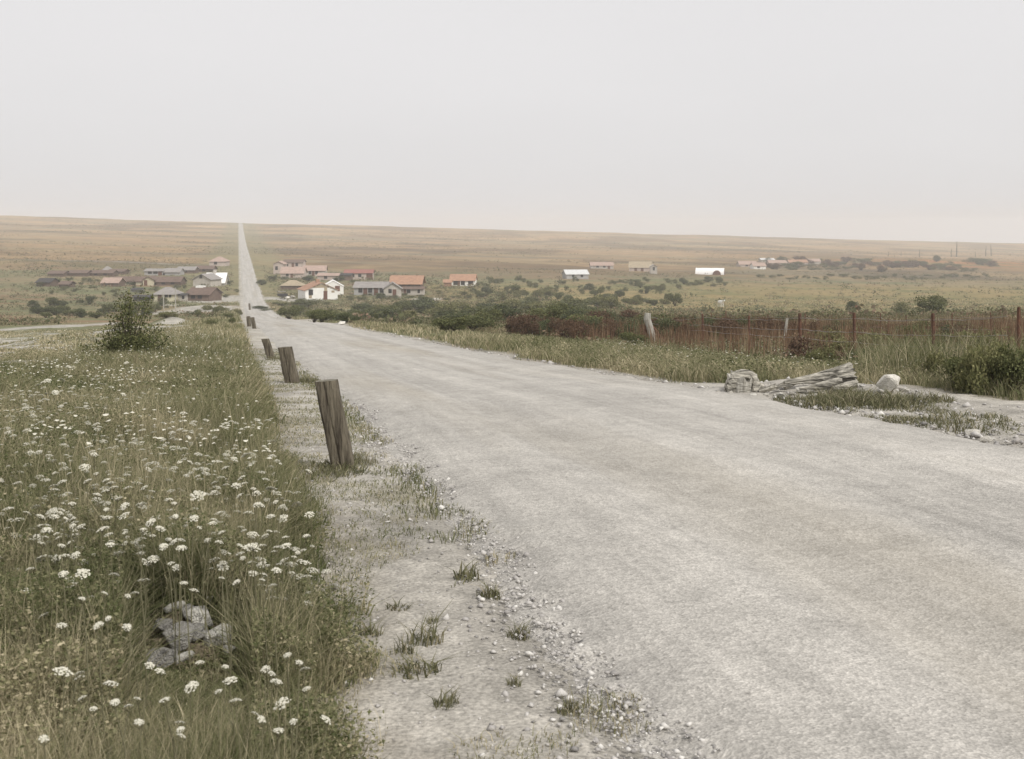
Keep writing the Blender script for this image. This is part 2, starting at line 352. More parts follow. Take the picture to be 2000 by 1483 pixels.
def scatter(n, y0, y1, px0, px1, power=1.0):
    """random points in the part of the country between two depths that lies inside the view, thinning with distance"""
    u = rng.uniform(0, 1, n); y = (y0**power+(y1**power-y0**power)*u)**(1/power)
    p = rng.uniform(px0, px1, n); return (p-CX)/F*y, y
GRASS = leafmat('grass_blades', [(0, (.085, .10, .040)), (.25, (.165, .172, .085)), (.5, (.265, .25, .14)), (.75, (.39, .34, .225)), (1, (.60, .53, .36))], transl=.3)
DEEP = leafmat('dark_grass', [(0, (.085, .09, .045)), (.45, (.17, .165, .09)), (1, (.38, .33, .23))])
def tint_field(x, y, a=.5, spread=.2):
    return np.clip(a+.55*(fbm(x*.8, y*.8, 91)-.5)+.75*(fbm(x*3.4, y*3.4, 93, 3)-.5)+.35*(fbm(x*.18, y*.18, 92)-.5)+rng.normal(0, spread, len(x)), 0, 1)

RUB = G(365, 1232)
def keep(x, y, thr=.5, soft=.5):
    b = bare(x, y); q = ((x-RUB.x)/.23)**2+((y-RUB.y)/np.where(y > RUB.y, .14, .30))**2
    return (rng.uniform(0, 1, len(x)) > (b-thr+soft/2)/soft) & (rng.uniform(0, 1, len(x)) < q)
parts = []
def field(n, y0, y1, px0, px1, h0, h1, wd, lean=.35, power=1.0, a=.5, thr=.45, cond=None, hn=True, spread=.2):
    x, y = scatter(n, y0, y1, px0, px1, power); m = keep(x, y, thr)
    s, w = sw(x, y); m &= ~((w > WL) & (w < WR))
    if cond is not None: m &= cond(x, y, s, w)
    x, y = x[m], y[m]; h = rng.uniform(h0, h1, len(x))
    if hn: h = h*(.15+.9*fbm(x*.9, y*.9, 95)+.85*fbm(x*3.1, y*3.1, 96, 3))
    u_ = (x-RUB.x*y/RUB.y)/(.21*y/RUB.y); fr_ = (np.abs(u_) < 1) & (y > RUB.y-1.0) & (y < RUB.y+.1); h = np.where(fr_, np.minimum(h, .02+.17*np.clip(RUB.y-.25-y, 0, 1)), h)
    h = h*(.35+.65*sstep(.55, .1, bare(x, y)))
    return blades(x, y, h, wd*(y/6)**.55*rng.uniform(.7, 1.4, len(x)), lean*rng.uniform(.2, 1.6, len(x)), tint_field(x, y, a, spread))
LEFT = lambda x, y, s, w: w < WL
RIGHT = lambda x, y, s, w: w > WR
parts.append(field(190000, 2.0, 9, -60, 900, .04, .26, .0028, lean=.75, cond=LEFT, a=.44, spread=.26))
parts.append(field(15000, 2.0, 9, -60, 760, .18, .36, .003, lean=.25, cond=LEFT, a=.66))
parts.append(field(110000, 2.0, 9, -60, 900, .03, .18, .007, lean=1.1, cond=LEFT, a=.30))
parts.append(field(190000, 9, 26, -60, 700, .06, .30, .0055, lean=.6, cond=lambda x, y, s, w: (w < WL) & ((w > -3+2*(fbm(x, y, 121)-.5)) | (y < 15.5+3*(fbm(x*.7, y*.7, 122)-.5))), a=.48))
NEARW = lambda x, y, s, w: (w < WL) & (w > -2.2-2.5*fbm(x/3, y/3, 111))
parts.append(field(80000, 24, 75, -60, 560, .06, .30, .010, lean=.6, cond=NEARW, a=.55))
parts.append(field(40000, 75, 260, -60, 520, .12, .4, .018, cond=NEARW, a=.5, power=.7))
parts.append(field(110000, 17, 75, -60, 420, .02, .10, .010, lean=1, thr=.6, cond=lambda x, y, s, w: (w < -2.5) & (fbm(x/1.5, y/1.5, 113) > .47), a=.66))
for (n_, y0_, y1_, lo, hi) in ((420000, 2.0, 9, .006, .019), (200000, 9, 24, .012, .03)):
    x, y = scatter(n_, y0_, y1_, -60, 760); s_, w_ = sw(x, y); m = keep(x, y) & (w_ < WL) & (fbm(x*2.3, y*2.3, 119, 3) > .40)
    x, y = x[m], y[m]; hz_ = .30*(1-bare(x, y))*(.3+fbm(x*3.1, y*3.1, 96, 3))
    u_ = (x-RUB.x*y/RUB.y)/(.21*y/RUB.y); hz_ = np.where((np.abs(u_) < 1) & (y > RUB.y-1.3) & (y < RUB.y+.25), .02, hz_)
    P = np.column_stack([x, y, height(x, y)+rng.uniform(.02, 1, len(x))*hz_])
    parts.append(leaves(P, rng.uniform(lo, hi, len(x)), tint_field(x, y, .33, .24)))
gl = obj('verge_grass', tinted('verge_grass', parts), GRASS); tag(gl, 'dense dry grass and weeds covering the left verge', kind='stuff')
parts = []
parts.append(field(150000, 9, 32, 1100, 2060,    .04, .22, .005, lean=.8, cond=RIGHT, a=.46))
parts.append(field(110000, 15, 60, 900, 2060,   .04, .22, .007, lean=.8, cond=RIGHT, a=.48))
parts.append(field(60000, 30, 130, 500, 2060, .04, .2, .012, lean=.6, cond=RIGHT, a=.5, power=.8))
parts.append(field(40000, 110, 300, 520, 2060, .06, .20, .02, lean=.8, cond=RIGHT, a=.52, power=.6))
x, y = scatter(190000, 9, 45, 1000, 2060); s_, w_ = sw(x, y); m = keep(x, y) & (w_ > WR) & (fbm(x*1.7, y*1.7, 119, 3) > .44)
x, y = x[m], y[m]; P = np.column_stack([x, y, height(x, y)+rng.uniform(.02, .26, len(x))*(1-bare(x, y))])
parts.append(leaves(P, rng.uniform(.02, .05, len(x)), tint_field(x, y, .3, .2)))
gr = obj('field_grass', tinted('field_grass', parts), GRASS); tag(gr, 'tall rough grass between the road and the pasture on the right', kind='stuff')
x, y = scatter(52000, 24, 62, 1040, 2060); s_, w_ = sw(x, y); m = (w_ > 13) & (fbm(x/2.2, y/2.2, 161) > .40) & (rng.uniform(0, 1, len(x)) < .25+.75*np.exp(-((y-50)/9)**2)); x, y = x[m], y[m]
DRYS = leafmat('dry_stalks', [(0, (.09, .055, .035)), (.45, (.19, .115, .07)), (.8, (.30, .21, .13)), (1, (.40, .33, .22))])
ok = obj('dry_stalks', tinted('dry_stalks', [blades(x, y, rng.uniform(.25, .95, len(x))*(.5+fbm(x/1.5, y/1.5, 163)), rng.uniform(.008, .022, len(x)), rng.uniform(.02, .25, len(x)), np.clip(rng.normal(.4, .25, len(x)), 0, 1))]), DRYS); tag(ok, 'dense upright rust brown dead stalks around and behind the wire fence', kind='stuff')
# weed stalks standing taller at the right edge
x, y = scatter(26000, 14.5, 27, 1640, 2060); m = (bare(x, y) < .3) & (rng.uniform(0, 1, len(x)) < sstep(1620, 1850, CX+F*x/y)); x, y = x[m], y[m]
tl = obj('tall_weeds', tinted('tall_weeds', [blades(x, y, rng.uniform(.2, .75, len(x))*(.4+1.1*fbm(x*1.2, y*1.2, 165)), rng.uniform(.005, .012, len(x)), rng.uniform(.1, .7, len(x)), tint_field(x, y, .32, .25))]), GRASS); tag(tl, 'tangled tall weeds rising towards the right edge', kind='stuff')
# thin sparse blades on the bare strip between grass and road
x, y = scatter(120000, 2.2, 30, 450, 1300); s_, w_ = sw(x, y)
pn = fbm(x*3.2, y*3.2, 97)*.6+fbm(x*.9, y*.9, 98)*.4
m = (w_ > .2) & (w_ < 1.15+.25*(fbm(x*2, y*2, 99)-.5)) & (pn > .515-.10*sstep(4, 7, s_)); x, y = x[m], y[m]
me = tinted('x', [blades(x, y, rng.uniform(.006, .028, len(x)), .0042*(y/6)**.5*np.ones(len(x)), rng.uniform(1.0, 3.0, len(x)), tint_field(x, y, .42))])
tg = obj('sparse_grass', me, GRASS); tag(tg, 'short sparse grass on the bare strip beside the road', kind='stuff')

# gravel ------------------------------------------------------------------
def stones(x, y, r, squash=.6):
    n = len(x); base = np.array([[1,0,0],[0,1,0],[-1,0,0],[0,-1,0],[0,0,1],[0,0,-1]], float)
    f = np.array([[0,1,4],[1,2,4],[2,3,4],[3,0,4],[1,0,5],[2,1,5],[3,2,5],[0,3,5]])
    J = base[None]*(r[:, None, None])*rng.uniform(.6, 1.3, (n, 6, 1))+rng.normal(0, .18, (n, 6, 3))*r[:, None, None]; J[:, :, 2] *= squash
    a = rng.uniform(0, 2*np.pi, n); c, s = np.cos(a)[:, None], np.sin(a)[:, None]
    X = J[:, :, 0]*c-J[:, :, 1]*s+x[:, None]; Y = J[:, :, 0]*s+J[:, :, 1]*c+y[:, None]; Z = J[:, :, 2]+(height(x, y)+r*.12)[:, None]
    V = np.stack([X, Y, Z], 2).reshape(-1, 3); T = (np.arange(n)[:, None, None]*6+f[None]).reshape(-1, 3)
    return V, T, np.repeat(rng.uniform(0, 1, n), 6)
GRAV = leafmat('gravel_stones', [(0, (.22, .21, .20)), (.4, (.40, .38, .36)), (.8, (.52, .50, .47)), (1, (.66, .64, .60))], transl=0)
gp = []
x, y = scatter(42000, 2.2, 22, 500, 1500); s_, w_ = sw(x, y)
dn = np.exp(-((w_-(1.12+.10*np.sin(s_*1.3)))/.17)**2)+.10*((w_ > 0) & (w_ < 2)); m = rng.uniform(0, 1, len(x)) < dn; x, y = x[m], y[m]
gp.append(stones(x, y, rng.gamma(2.2, .0024, len(x))+.002))
x, y = scatter(26000, 6, 60, 700, 2060, .8); s_, w_ = sw(x, y)
dn = np.exp(-((w_-5.45)/.22)**2)*.7+.5*((w_ > 5.3) & (w_ < 7.0) & (s_ < 13)); m = rng.uniform(0, 1, len(x)) < dn; x, y = x[m], y[m]
gp.append(stones(x, y, (rng.gamma(2.0, .006, len(x))+.004)*(1+.03*y*.5)))
x, y = scatter(62000, 2.2, 24, 650, 2060, 1.2); s_, w_ = sw(x, y); m = (w_ > 1) & (w_ < 5.6); x, y = x[m], y[m]
gp.append(stones(x, y, rng.gamma(1.8, .0019, len(x))+.0015))
gv = obj('gravel', tinted('gravel', gp), GRAV)
gv.location.z = .0; tag(gv, 'loose pale gravel along both edges of the road', kind='stuff')

# ---------------------------------------------------------------- stones, each its own thing
def rock_mesh(seed):
    """faceted broken stone"""
    rr = random.Random(seed); bm = bmesh.new()
    for i in range(22):
        v = Vector((rr.gauss(0,1), rr.gauss(0,1), rr.gauss(0,1))).normalized(); v = Vector([math.copysign(abs(c)**.75, c) for c in v])*rr.uniform(.72, 1.02); bm.verts.new(v)
    r_ = bmesh.ops.convex_hull(bm, input=bm.verts); bmesh.ops.delete(bm, geom=[g_ for g_ in r_['geom_interior'] if isinstance(g_, bmesh.types.BMVert)], context='VERTS')
    bmesh.ops.bevel(bm, geom=bm.edges[:]+bm.verts[:], offset=.06, segments=1, affect='EDGES')
    me = bpy.data.meshes.new('stone'); bm.to_mesh(me); bm.free(); return me
LIME = mat('limestone', (.82, .79, .72), (.54, .52, .46), 3, .95, 1.0, 9); LIME_D = mat('weathered_stone', (.42, .405, .37), (.20, .19, .17), 3, .95, 1.0, 9)
CHALKM = mat('chalk_lump', (.76, .73, .66), (.46, .43, .37), 3, .95, 1.0, 9)
def rock(px, py, wpx, hpx, label, m=LIME, seed=0, group=None, name='stone', rz=None, lift=0):
    p = G(px, py); k = p.y/F; me = rock_mesh(seed+int(px)); me.materials.append(m)
    o = obj(name, me, None, loc=p+Vector((0, 0, hpx*k*.38+lift))); o.scale = (wpx*k*.58, (wpx+hpx)*k*.32, hpx*k*.62)
    o.rotation_euler = (random.uniform(-.3, .3), random.uniform(-.3, .3), random.uniform(0, 3) if rz is None else rz)
    return tag(o, label, 'stone', group)
g = 'stones of the rubble heap in the left verge'
rock(392, 1222, 52, 42, 'angular pale stone at the middle of the rubble heap', LIME, 1, g)
rock(424, 1262, 50, 46, 'pale jagged stone on the right side of the rubble heap', LIME, 2, g)
rock(410, 1186, 24, 24, 'small bright stone at the top right of the rubble heap', CHALKM, 3, g)
rock(340, 1192, 46, 14, 'long flat pale stone at the back of the rubble heap', LIME, 4, g, rz=.1)
rock(352, 1268, 64, 50, 'big dark slab stone at the front of the rubble heap', LIME_D, 5, g)
rock(385, 1240, 62, 20, 'dark flat stone wedged between the pale ones of the rubble heap', LIME_D, 6, g)
rock(322, 1242, 48, 36, 'dark stone at the left side of the rubble heap', LIME_D, 7, g)
rock(372, 1206, 52, 24, 'grey stone near the back of the rubble heap', LIME_D, 8, g)
rock(356, 1292, 46, 18, 'low pale slab at the foot of the rubble heap', LIME, 9, g)
rock(450, 1280, 30, 22, 'small pale stone at the right foot of the rubble heap', LIME, 10, g)
rock(462, 1232, 24, 18, 'little yellowish stone just right of the rubble heap', LIME, 11, g)
rock(318, 1300, 60, 40, 'large dark stone at the left foot of the rubble heap', LIME_D, 12, g)
g = 'pale stones lying at the right roadside'
rock(1738, 764, 50, 34, 'large pale knobbly chalk rock right of the fallen log', CHALKM, 21, g)
rock(1590, 778, 18, 10, 'small pale stone in front of the fallen log', CHALKM, 22, g)
rock(1446, 768, 20, 9, 'flat pale stone in front of the curved stump', CHALKM, 23, g)
rock(1403, 770, 12, 8, 'little white stone left of the curved stump', CHALKM, 24, g)
rock(1703, 799, 12, 6, 'small white stone at the edge of the dark grass patch', CHALKM, 25, g)
rock(1925, 715, 16, 12, 'white stone in the weeds at the far right', CHALKM, 26, g)
rock(1900, 848, 40, 12, 'low broken chalk lump at the right edge of the road', CHALKM, 27, g)
rock(1925, 862, 34, 10, 'flat chalk lump nearest on the right roadside', CHALKM, 28, g)
rock(1858, 852, 20, 7, 'small chalk lump in the rubble at the right roadside', CHALKM, 29, g)
g = 'stones scattered on the left verge'
rock(656, 1150, 22, 12, 'pale stone lying at the edge of the left verge grass', CHALKM, 31, g)
rock(252, 742, 26, 12, 'pale stone on the small earth mound in the left verge', CHALKM, 32, g)
rock(98, 865, 36, 16, 'whitish stone in the grass at the left edge', CHALKM, 33, g)
rock(668, 634, 14, 8, 'little earth coloured stone on the heap beside the bend of the right verge', LIME, 34, g)
rock(1010, 652, 16, 7, 'pale stone among the low weeds of the right verge', CHALKM, 35, g)

# ---------------------------------------------------------------- wooden marker posts beside the road
WOOD = mat('old_oak', (.20, .175, .13), (.055, .045, .034), 7, .9, 1.0, 26, stretch=(3.5, 3.5, .35), contrast=.16)
WOODTOP = mat('old_oak_end', (.24, .225, .18), (.12, .11, .085), 22, .95, .8, 60)
def post(px, py, top, hpx, wpx, label, cat='post', name='roadside_post', m=WOOD, group='squat leaning posts along the left road edge', seed=1, depth=1.0, split=True):
    p = G(px, py); k = p.y/F; H = hpx*k; W = wpx*k; rr = random.Random(seed)
    lean = Vector(((top-px)*k, -.03*H, H)); bm = bmesh.new(); n = 22; q = 10; rings = []
    ax = lean.normalized()
    for i in range(-2, n+1):
        t = i/n; ring = []
        for j in range(q*4):
            side = j//q; u = (j % q)/q
            cx, cy = [(-1+2*u, -1), (1, -1+2*u), (1-2*u, 1), (-1, 1-2*u)][side]
            rr2 = math.hypot(cx, cy); f = min(1, 1.30/rr2)          # rounded arrises
            groove = .05*math.sin(j*2.4+seed)+.04*math.sin(j*5.1+seed*2+t*2)
            if split and (side == 0 and abs(u-.42) < .06): groove -= .16*(1-.3*t)
            if split and side == 3 and abs(u-.3) < .08: groove -= .1
            wob = .03*math.sin(t*9+j*.5+seed)+rr.uniform(-.015, .015)+(.05*math.exp(-((t-.28)/.05)**2) if side == 3 else 0)
            taper = 1.0-.06*t
            sc_ = (1+groove*.5+wob)*f*taper
            top_cut = (.03*cx-.02*cy)*W if i == n else 0
            ring.append(bm.verts.new(lean*t+Vector((cx*W/2*sc_, cy*W/2*sc_*depth, top_cut+(rr.uniform(-.01, .01)*W if i == n else 0)))))
        rings.append(ring)
    for a, b in zip(rings, rings[1:]):
        for j in range(q*4): bm.faces.new((a[j], a[(j+1) % (q*4)], b[(j+1) % (q*4)], b[j]))
    c = bm.verts.new(sum((v.co for v in rings[-1]), Vector())/(q*4)+Vector((0, 0, .006)))
    for j in range(q*4): f = bm.faces.new((rings[-1][j], rings[-1][(j+1) % (q*4)], c)); f.material_index = 1
    me = bpy.data.meshes.new(name); bm.to_mesh(me); bm.free(); me.materials.append(m); me.materials.append(WOODTOP if m is WOOD else m)
    o = obj(name, me, None, loc=p); o.rotation_euler = (0, 0, 0); return tag(o, label, cat, group)
post(672, 915, 638, 172, 42, 'nearest thick squared post, dark cracked wood leaning left by the road edge', seed=1)
post(571, 748, 557, 70, 26, 'second squared post along the road, leaning left behind the nearest one', seed=3)
post(530, 700, 518, 38, 14, 'third post along the road, leaning hard and half sunk in grass', seed=5)
post(497, 642, 493, 22, 7, 'fourth marker post, small and dark at the far road edge', seed=7, split=False)
post(487, 638, 485, 20, 7, 'fifth marker post just left of the fourth one', seed=8, split=False)
post(488, 606, 487, 13, 3.5, 'thin distant post where the road drops over the brow', seed=9, split=False)
PALEWOOD = mat('bleached_wood', (.50, .48, .43), (.25, .235, .20), 8, .9, .7, 30, stretch=(3, 3, .5))
post(617, 626, 617, 16, 5, 'small pale stake on the far right road edge', seed=11, m=PALEWOOD, split=False, group='pale stakes on the right road edge')
post(641, 627, 642, 13, 5, 'shorter pale stake right of the other small stake', seed=12, m=PALEWOOD, split=False, group='pale stakes on the right road edge')
post(320, 606, 319, 36, 1.6, 'thin pole standing in front of the cream hip roofed hut', 'pole', 'thin_pole', PALEWOOD, 'thin poles in front of the village', 13, split=False)
post(343, 606, 343, 44, 1.6, 'taller thin pole to the right of the cream hip roofed hut', 'pole', 'thin_pole', PALEWOOD, 'thin poles in front of the village', 14, split=False)

# ---------------------------------------------------------------- barbed wire fence on the right
RUSTP = mat('rusty_iron', (.17, .085, .055), (.075, .045, .035), 8, .85, .5, 30)
WIRE = mat('fence_wire', (.40, .36, .32), (.16, .13, .11), 30, .6)
def tube(pts, rad, seg=6):
    bm = bmesh.new(); rings = []
    for i, p in enumerate(pts):
        d = (pts[min(i+1, len(pts)-1)]-pts[max(i-1, 0)]).normalized(); a = d.orthogonal().normalized(); b = d.cross(a); r = rad[i] if isinstance(rad, (list, tuple)) else rad
        if i and rings:
            a = (pa-d*pa.dot(d)).normalized(); b = d.cross(a)
        pa = a
        rings.append([bm.verts.new(p+(a*math.cos(2*math.pi*j/seg)+b*math.sin(2*math.pi*j/seg))*r) for j in range(seg)])
    for A, B in zip(rings, rings[1:]):
        for j in range(seg): bm.faces.new((A[j], A[(j+1) % seg], B[(j+1) % seg], B[j]))
    bm.faces.new(rings[0][::-1]); bm.faces.new(rings[-1])
    me = bpy.data.meshes.new('tube'); bm.to_mesh(me); bm.free(); return me
FP = [(1312, 668, 622, 2.2, 52), (1372, 684, 613, 4.2, 42), (1463, 700, 617, 5, 36.5), (1562, 712, 612, 6.5, 31), (1668, 722, 611, 6.5, 27), (1822, 742, 612, 7, 23.5), (1990, 770, 600, 7, 20)]
fence = empty('wire_fence', (0, 0, 0), 'rusty post and barbed wire fence crossing the weeds on the right', 'fence')
tops = []
for i, (px, py, ty, wpx, d) in enumerate(FP):
    x = (px-CX)/F*d; g0 = float(height(x, d)); zt = -(ty-HY)/F*d; r = max(wpx*d/F/2, .018)
    lean = random.uniform(-.03, .03)
    pts = [Vector((x+lean*(zt-g0)*(t-1), d, g0-.2+(zt-g0+.2)*t)) for t in (0, .3, .6, .97, 1)]
    me = tube(pts, [r, r*1.03, r*.97, r, r*.85], 7); obj('post', me, RUSTP, fence); tops.append((Vector((x, d, zt)), g0))
d = 46; x = (1270-CX)/F*d; st = Vector((x, d, -(613-HY)/F*d)); tops.insert(0, (st, float(height(x, d))))
for fr in (.10, .34, .52, .8):
    pts = []
    for (a, ga), (b, gb) in zip(tops, tops[1:]):
        pa = a+Vector((0, -.03, -(a.z-ga)*fr)); pb = b+Vector((0, -.03, -(b.z-gb)*fr))
        for t in np.linspace(0, 1, 9)[:-1]: pts.append(pa.lerp(pb, t)+Vector((0, 0, -.035*math.sin(math.pi*t)-.01*math.sin(t*20+fr*9))))
    obj('wire', tube(pts, 0.009, 4), WIRE, fence)
# second thinner row further back
post(1531, 672, 1537, 50, 5, 'pale leaning post at the right end of the dark thicket', 'post', 'pale_post', PALEWOOD, None, 31, split=False)
f2 = empty('back_fence', (0, 0, 0), 'second thin fence of slight stakes behind the rusty wire fence', 'fence')
FP2 = [(1340, 690, 614, 1.8, 66), (1390, 690, 612, 1.8, 63), (1418, 690, 608, 2.0, 60), (1437, 660, 618, 1.4, 59), (1500, 670, 614, 1.8, 54), (1573, 690, 612, 2.2, 47), (1598, 670, 620, 2.2, 50), (1720, 690, 612, 2, 44), (1735, 690, 622, 2, 43), (1770, 690, 616, 2, 42), (1860, 690, 612, 2.2, 40), (1935, 700, 610, 2.2, 38)]
t2 = []
for (px, py, ty, wpx, d) in FP2:
    x = (px-CX)/F*d; g0 = float(height(x, d)); zt = -(ty-HY)/F*d; r = max(wpx*d/F/2, .015)
    obj('stake', tube([Vector((x, d, g0-.2)), Vector((x+.01, d, (g0+zt)/2)), Vector((x-.01, d, zt))], r, 6), RUSTP, f2); t2.append((Vector((x, d, zt)), g0))
for fr in (.15, .5):
    obj('wire', tube([a+Vector((0, -.02, -(a.z-g_)*fr)) for a, g_ in t2], .007, 4), WIRE, f2)
# pale leaning end post with its strut
ep = empty('bracing_post', on((1276-CX)/F*45, 45), 'weathered whitish bent end post with a dark strut at the left end of the fence', 'post')
P0 = ep.location; k = 45/F
def rel(px, py, dy=0): return Vector(((px-CX)*k, 45+dy, -(py-HY)*k))-P0
obj('shaft', tube([rel(1281, 696), rel(1275, 660), rel(1268, 636), rel(1264, 624), rel(1265, 612)], [.15, .14, .13, .14, .12], 8), PALEWOOD, ep)
obj('strut', tube([rel(1304, 690, .3), rel(1285, 650, .3), rel(1268, 632, .2)], [.07, .07, .06], 6), RUSTP, ep)
obj('strut', tube([rel(1261, 695, .3), rel(1262, 650, .3), rel(1266, 625, .2)], [.08, .07, .07], 6), RUSTP, ep)

# ---------------------------------------------------------------- fallen log, stump and broken roots at the right verge
BARK = mat('grey_driftwood', (.52, .49, .42), (.06, .055, .045), 4, .9, 1.0, 12, stretch=(.8, 5, 7), contrast=.12)  # pale highlights and shaded gaps of the split wood painted as streaks
def log_mesh(pts, rads, seed, seg=22, ridges=7, amp=.18):
    bm = bmesh.new(); rings = []; rr = random.Random(seed)
    ph = [rr.uniform(0, 6) for _ in range(4)]
    N_ = 26; P = []
    for i in range(N_+1):
        t = i/N_*(len(pts)-1); a = min(int(t), len(pts)-2); u = t-a; P.append((pts[a].lerp(pts[a+1], u), rads[a]*(1-u)+rads[a+1]*u))
    for i, (p, r) in enumerate(P):
        d = (P[min(i+1, N_)][0]-P[max(i-1, 0)][0]).normalized(); a = d.cross(Vector((0, 0, 1))).normalized(); b = a.cross(d); ring = []
        for j in range(seg):
            th = 2*math.pi*j/seg; t = i/N_
            f = 1+amp*math.sin(ridges*th+ph[0]+t*2)*(.6+.4*math.sin(th*2+ph[1]))+.05*math.sin(3*th+ph[2]+t*6)+rr.uniform(-.03, .03)
            end = (rr.uniform(-.5, .5)*r if i in (0, N_) else 0)
            ring.append(bm.verts.new(p+(a*math.cos(th)+b*math.sin(th))*r*f+d*end))
        rings.append(ring)
    for A, B in zip(rings, rings[1:]):
        for j in range(seg): bm.faces.new((A[j], A[(j+1) % seg], B[(j+1) % seg], B[j]))
    for Rg in (rings[0], rings[-1]):
        c = bm.verts.new(sum((v.co for v in Rg), Vector())/seg)
        for j in range(seg): bm.faces.new((Rg[j], Rg[(j+1) % seg], c))
    bmesh.ops.recalc_face_normals(bm, faces=bm.faces)
    me = bpy.data.meshes.new('log'); bm.to_mesh(me); bm.free(); return me
lp = G(1600, 768); k = lp.y/F
def lr(px, py, dy=0): return Vector(((px-CX)*k, lp.y+dy, -(py-HY)*k))-lp
lg = empty('fallen_log', lp, 'grey weathered fallen tree trunk, split along its length, at the right verge', 'log')
obj('trunk', log_mesh([lr(1536, 751, .1), lr(1580, 744, .12), lr(1620, 739, .1), lr(1668, 731, .06)], [.02, .04, .07, .10], 3, 30, 9, .2), BARK, lg)
obj('split_limb', log_mesh([lr(1560, 758, -.05), lr(1600, 753, -.06), lr(1640, 744, -.06)], [.012, .035, .045], 5, 14, 5), BARK, lg)
obj('split_limb', log_mesh([lr(1622, 757, -.12), lr(1645, 752, -.12), lr(1668, 748, -.1)], [.02, .045, .04], 6, 14, 5), BARK, lg)
sp = G(1455, 768); k = sp.y/F
def sr(px, py, dy=0): return Vector(((px-CX)*k, sp.y+dy, -(py-HY)*k))-sp
stp = empty('tree_stump', sp, 'hollow curved tree stump with pale bark left of the fallen log', 'stump')
obj('hollow_shell', log_mesh([sr(1431, 768, .05), sr(1432, 752, .05), sr(1438, 738, .04), sr(1450, 731, .02), sr(1466, 733), sr(1474, 745, -.02), sr(1476, 764, -.04)], [.08, .075, .065, .05, .05, .05, .05], 9, 16, 6, .1), BARK, stp)
obj('heartwood', log_mesh([sr(1455, 775, .1), sr(1453, 740, .08)], [.165, .15], 10, 16, 5, .15), PALEWOOD, stp)
obj('root', log_mesh([sr(1478, 750, .05), sr(1488, 756, .02), sr(1492, 766)], [.03, .035, .02], 12, 8, 3), BARK, stp)
def stick(px0, py0, px1, py1, r0, r1, label, m=BARK, name='branch', group='broken branches between the stump and the log', lift=.03):
    a = G(px0, py0)+Vector((0, 0, lift)); d = a.y/F; b = a+Vector(((px1-px0)*d, random.uniform(-.1, .1), -(py1-py0)*d))
    mid = a.lerp(b, .5)+Vector((0, 0, random.uniform(-.02, .03)))
    o = obj(name, log_mesh([Vector((0, 0, 0)), mid-a, b-a], [r0, (r0+r1)/2, r1], int(px0), 10, 3, .12), m, loc=a); return tag(o, label, 'branch', group)
stick(1484, 770, 1512, 757, .03, .02, 'short thick broken branch just right of the stump')
stick(1500, 768, 1548, 760, .022, .012, 'long low branch lying towards the fallen log')
stick(1516, 764, 1530, 750, .018, .01, 'thin twig sticking up between the stump and the log')
stick(1575, 770, 1650, 764, .02, .012, 'thin pale branch lying under the front of the fallen log', PALEWOOD)
stick(1530, 762, 1600, 744, .035, .02, 'thick grey split limb rising from the left end of the fallen log')
stick(1556, 768, 1618, 758, .03, .02, 'pale split rail lying along the front of the fallen log', PALEWOOD)
stick(1640, 766, 1668, 740, .03, .025, 'short upright broken limb under the raised end of the fallen log')
for i, (px, py, w_, h_) in enumerate([(1424, 772, 16, 8), (1470, 776, 20, 8), (1496, 774, 14, 6), (1525, 776, 24, 9), (1548, 772, 16, 7), (1612, 774, 18, 8), (1655, 770, 22, 9), (1722, 768, 16, 9), (1766, 766, 18, 9), (1380, 764, 14, 6)]):
    rock(px, py, w_, h_, ['flat stone at the left foot of the stump', 'stone under the stump', 'small stone between stump and branches', 'broad stone beneath the broken branches', 'little stone at the left tip of the log', 'stone below the middle of the log', 'stone below the raised log end', 'small stone left of the large chalk rock', 'small stone right of the large chalk rock', 'lone small stone left of the stump, at the road edge'][i], LIME if i % 2 else CHALKM, 80+i, 'rubble around the fallen log')
stick(1548, 735, 1578, 722, .014, .008, 'slender stick behind the left end of the fallen log')

# ---------------------------------------------------------------- grass tufts standing alone
def tuft_mesh(seed, n, r, h, dark=False):
    global rng
    sv_ = rng; rng = np.random.default_rng(seed)
    a = rng.uniform(0, 2*np.pi, n); q = r*np.sqrt(rng.uniform(0, 1, n)); x = q*np.cos(a); y = q*np.sin(a)
    if r > .2:
        kk = fbm((x+seed)*9, y*9, seed, 3); sel = kk > .36; x, y, q, kk = x[sel], y[sel], q[sel], kk[sel]; n = len(x)
    else: kk = np.full(n, .7)
    hh = h*rng.uniform(.15, 1, n)**1.3*(1-.6*(q/r)**2)*kk*1.8
    me = tinted('tuft', [blades(x, y, hh, .0045*np.ones(n)*(1+h*3), rng.uniform(.3, 1.6, n), np.clip(rng.normal(.4, .28, n), 0, 1), z=np.zeros(n))]); rng = sv_; return me
TUFT = [tuft_mesh(i, 80, .06, .10) for i in range(4)]; BIGT = [tuft_mesh(10+i, 700, .32, .16) for i in range(3)]
for m_ in TUFT: m_.materials.append(DEEP)
for m_ in BIGT: m_.materials.append(DEEP)
def tuft(px, py, sx, sz, label, big=False, group='grass tufts on the bare roadside strip'):
    p = G(px, py); o = obj('grass_tuft', random.choice(BIGT if big else TUFT), None, loc=p); o.scale = (sx, sx*.8, sz); o.rotation_euler = (0, 0, random.uniform(0, 6))
    return tag(o, label, 'grass tuft', group)
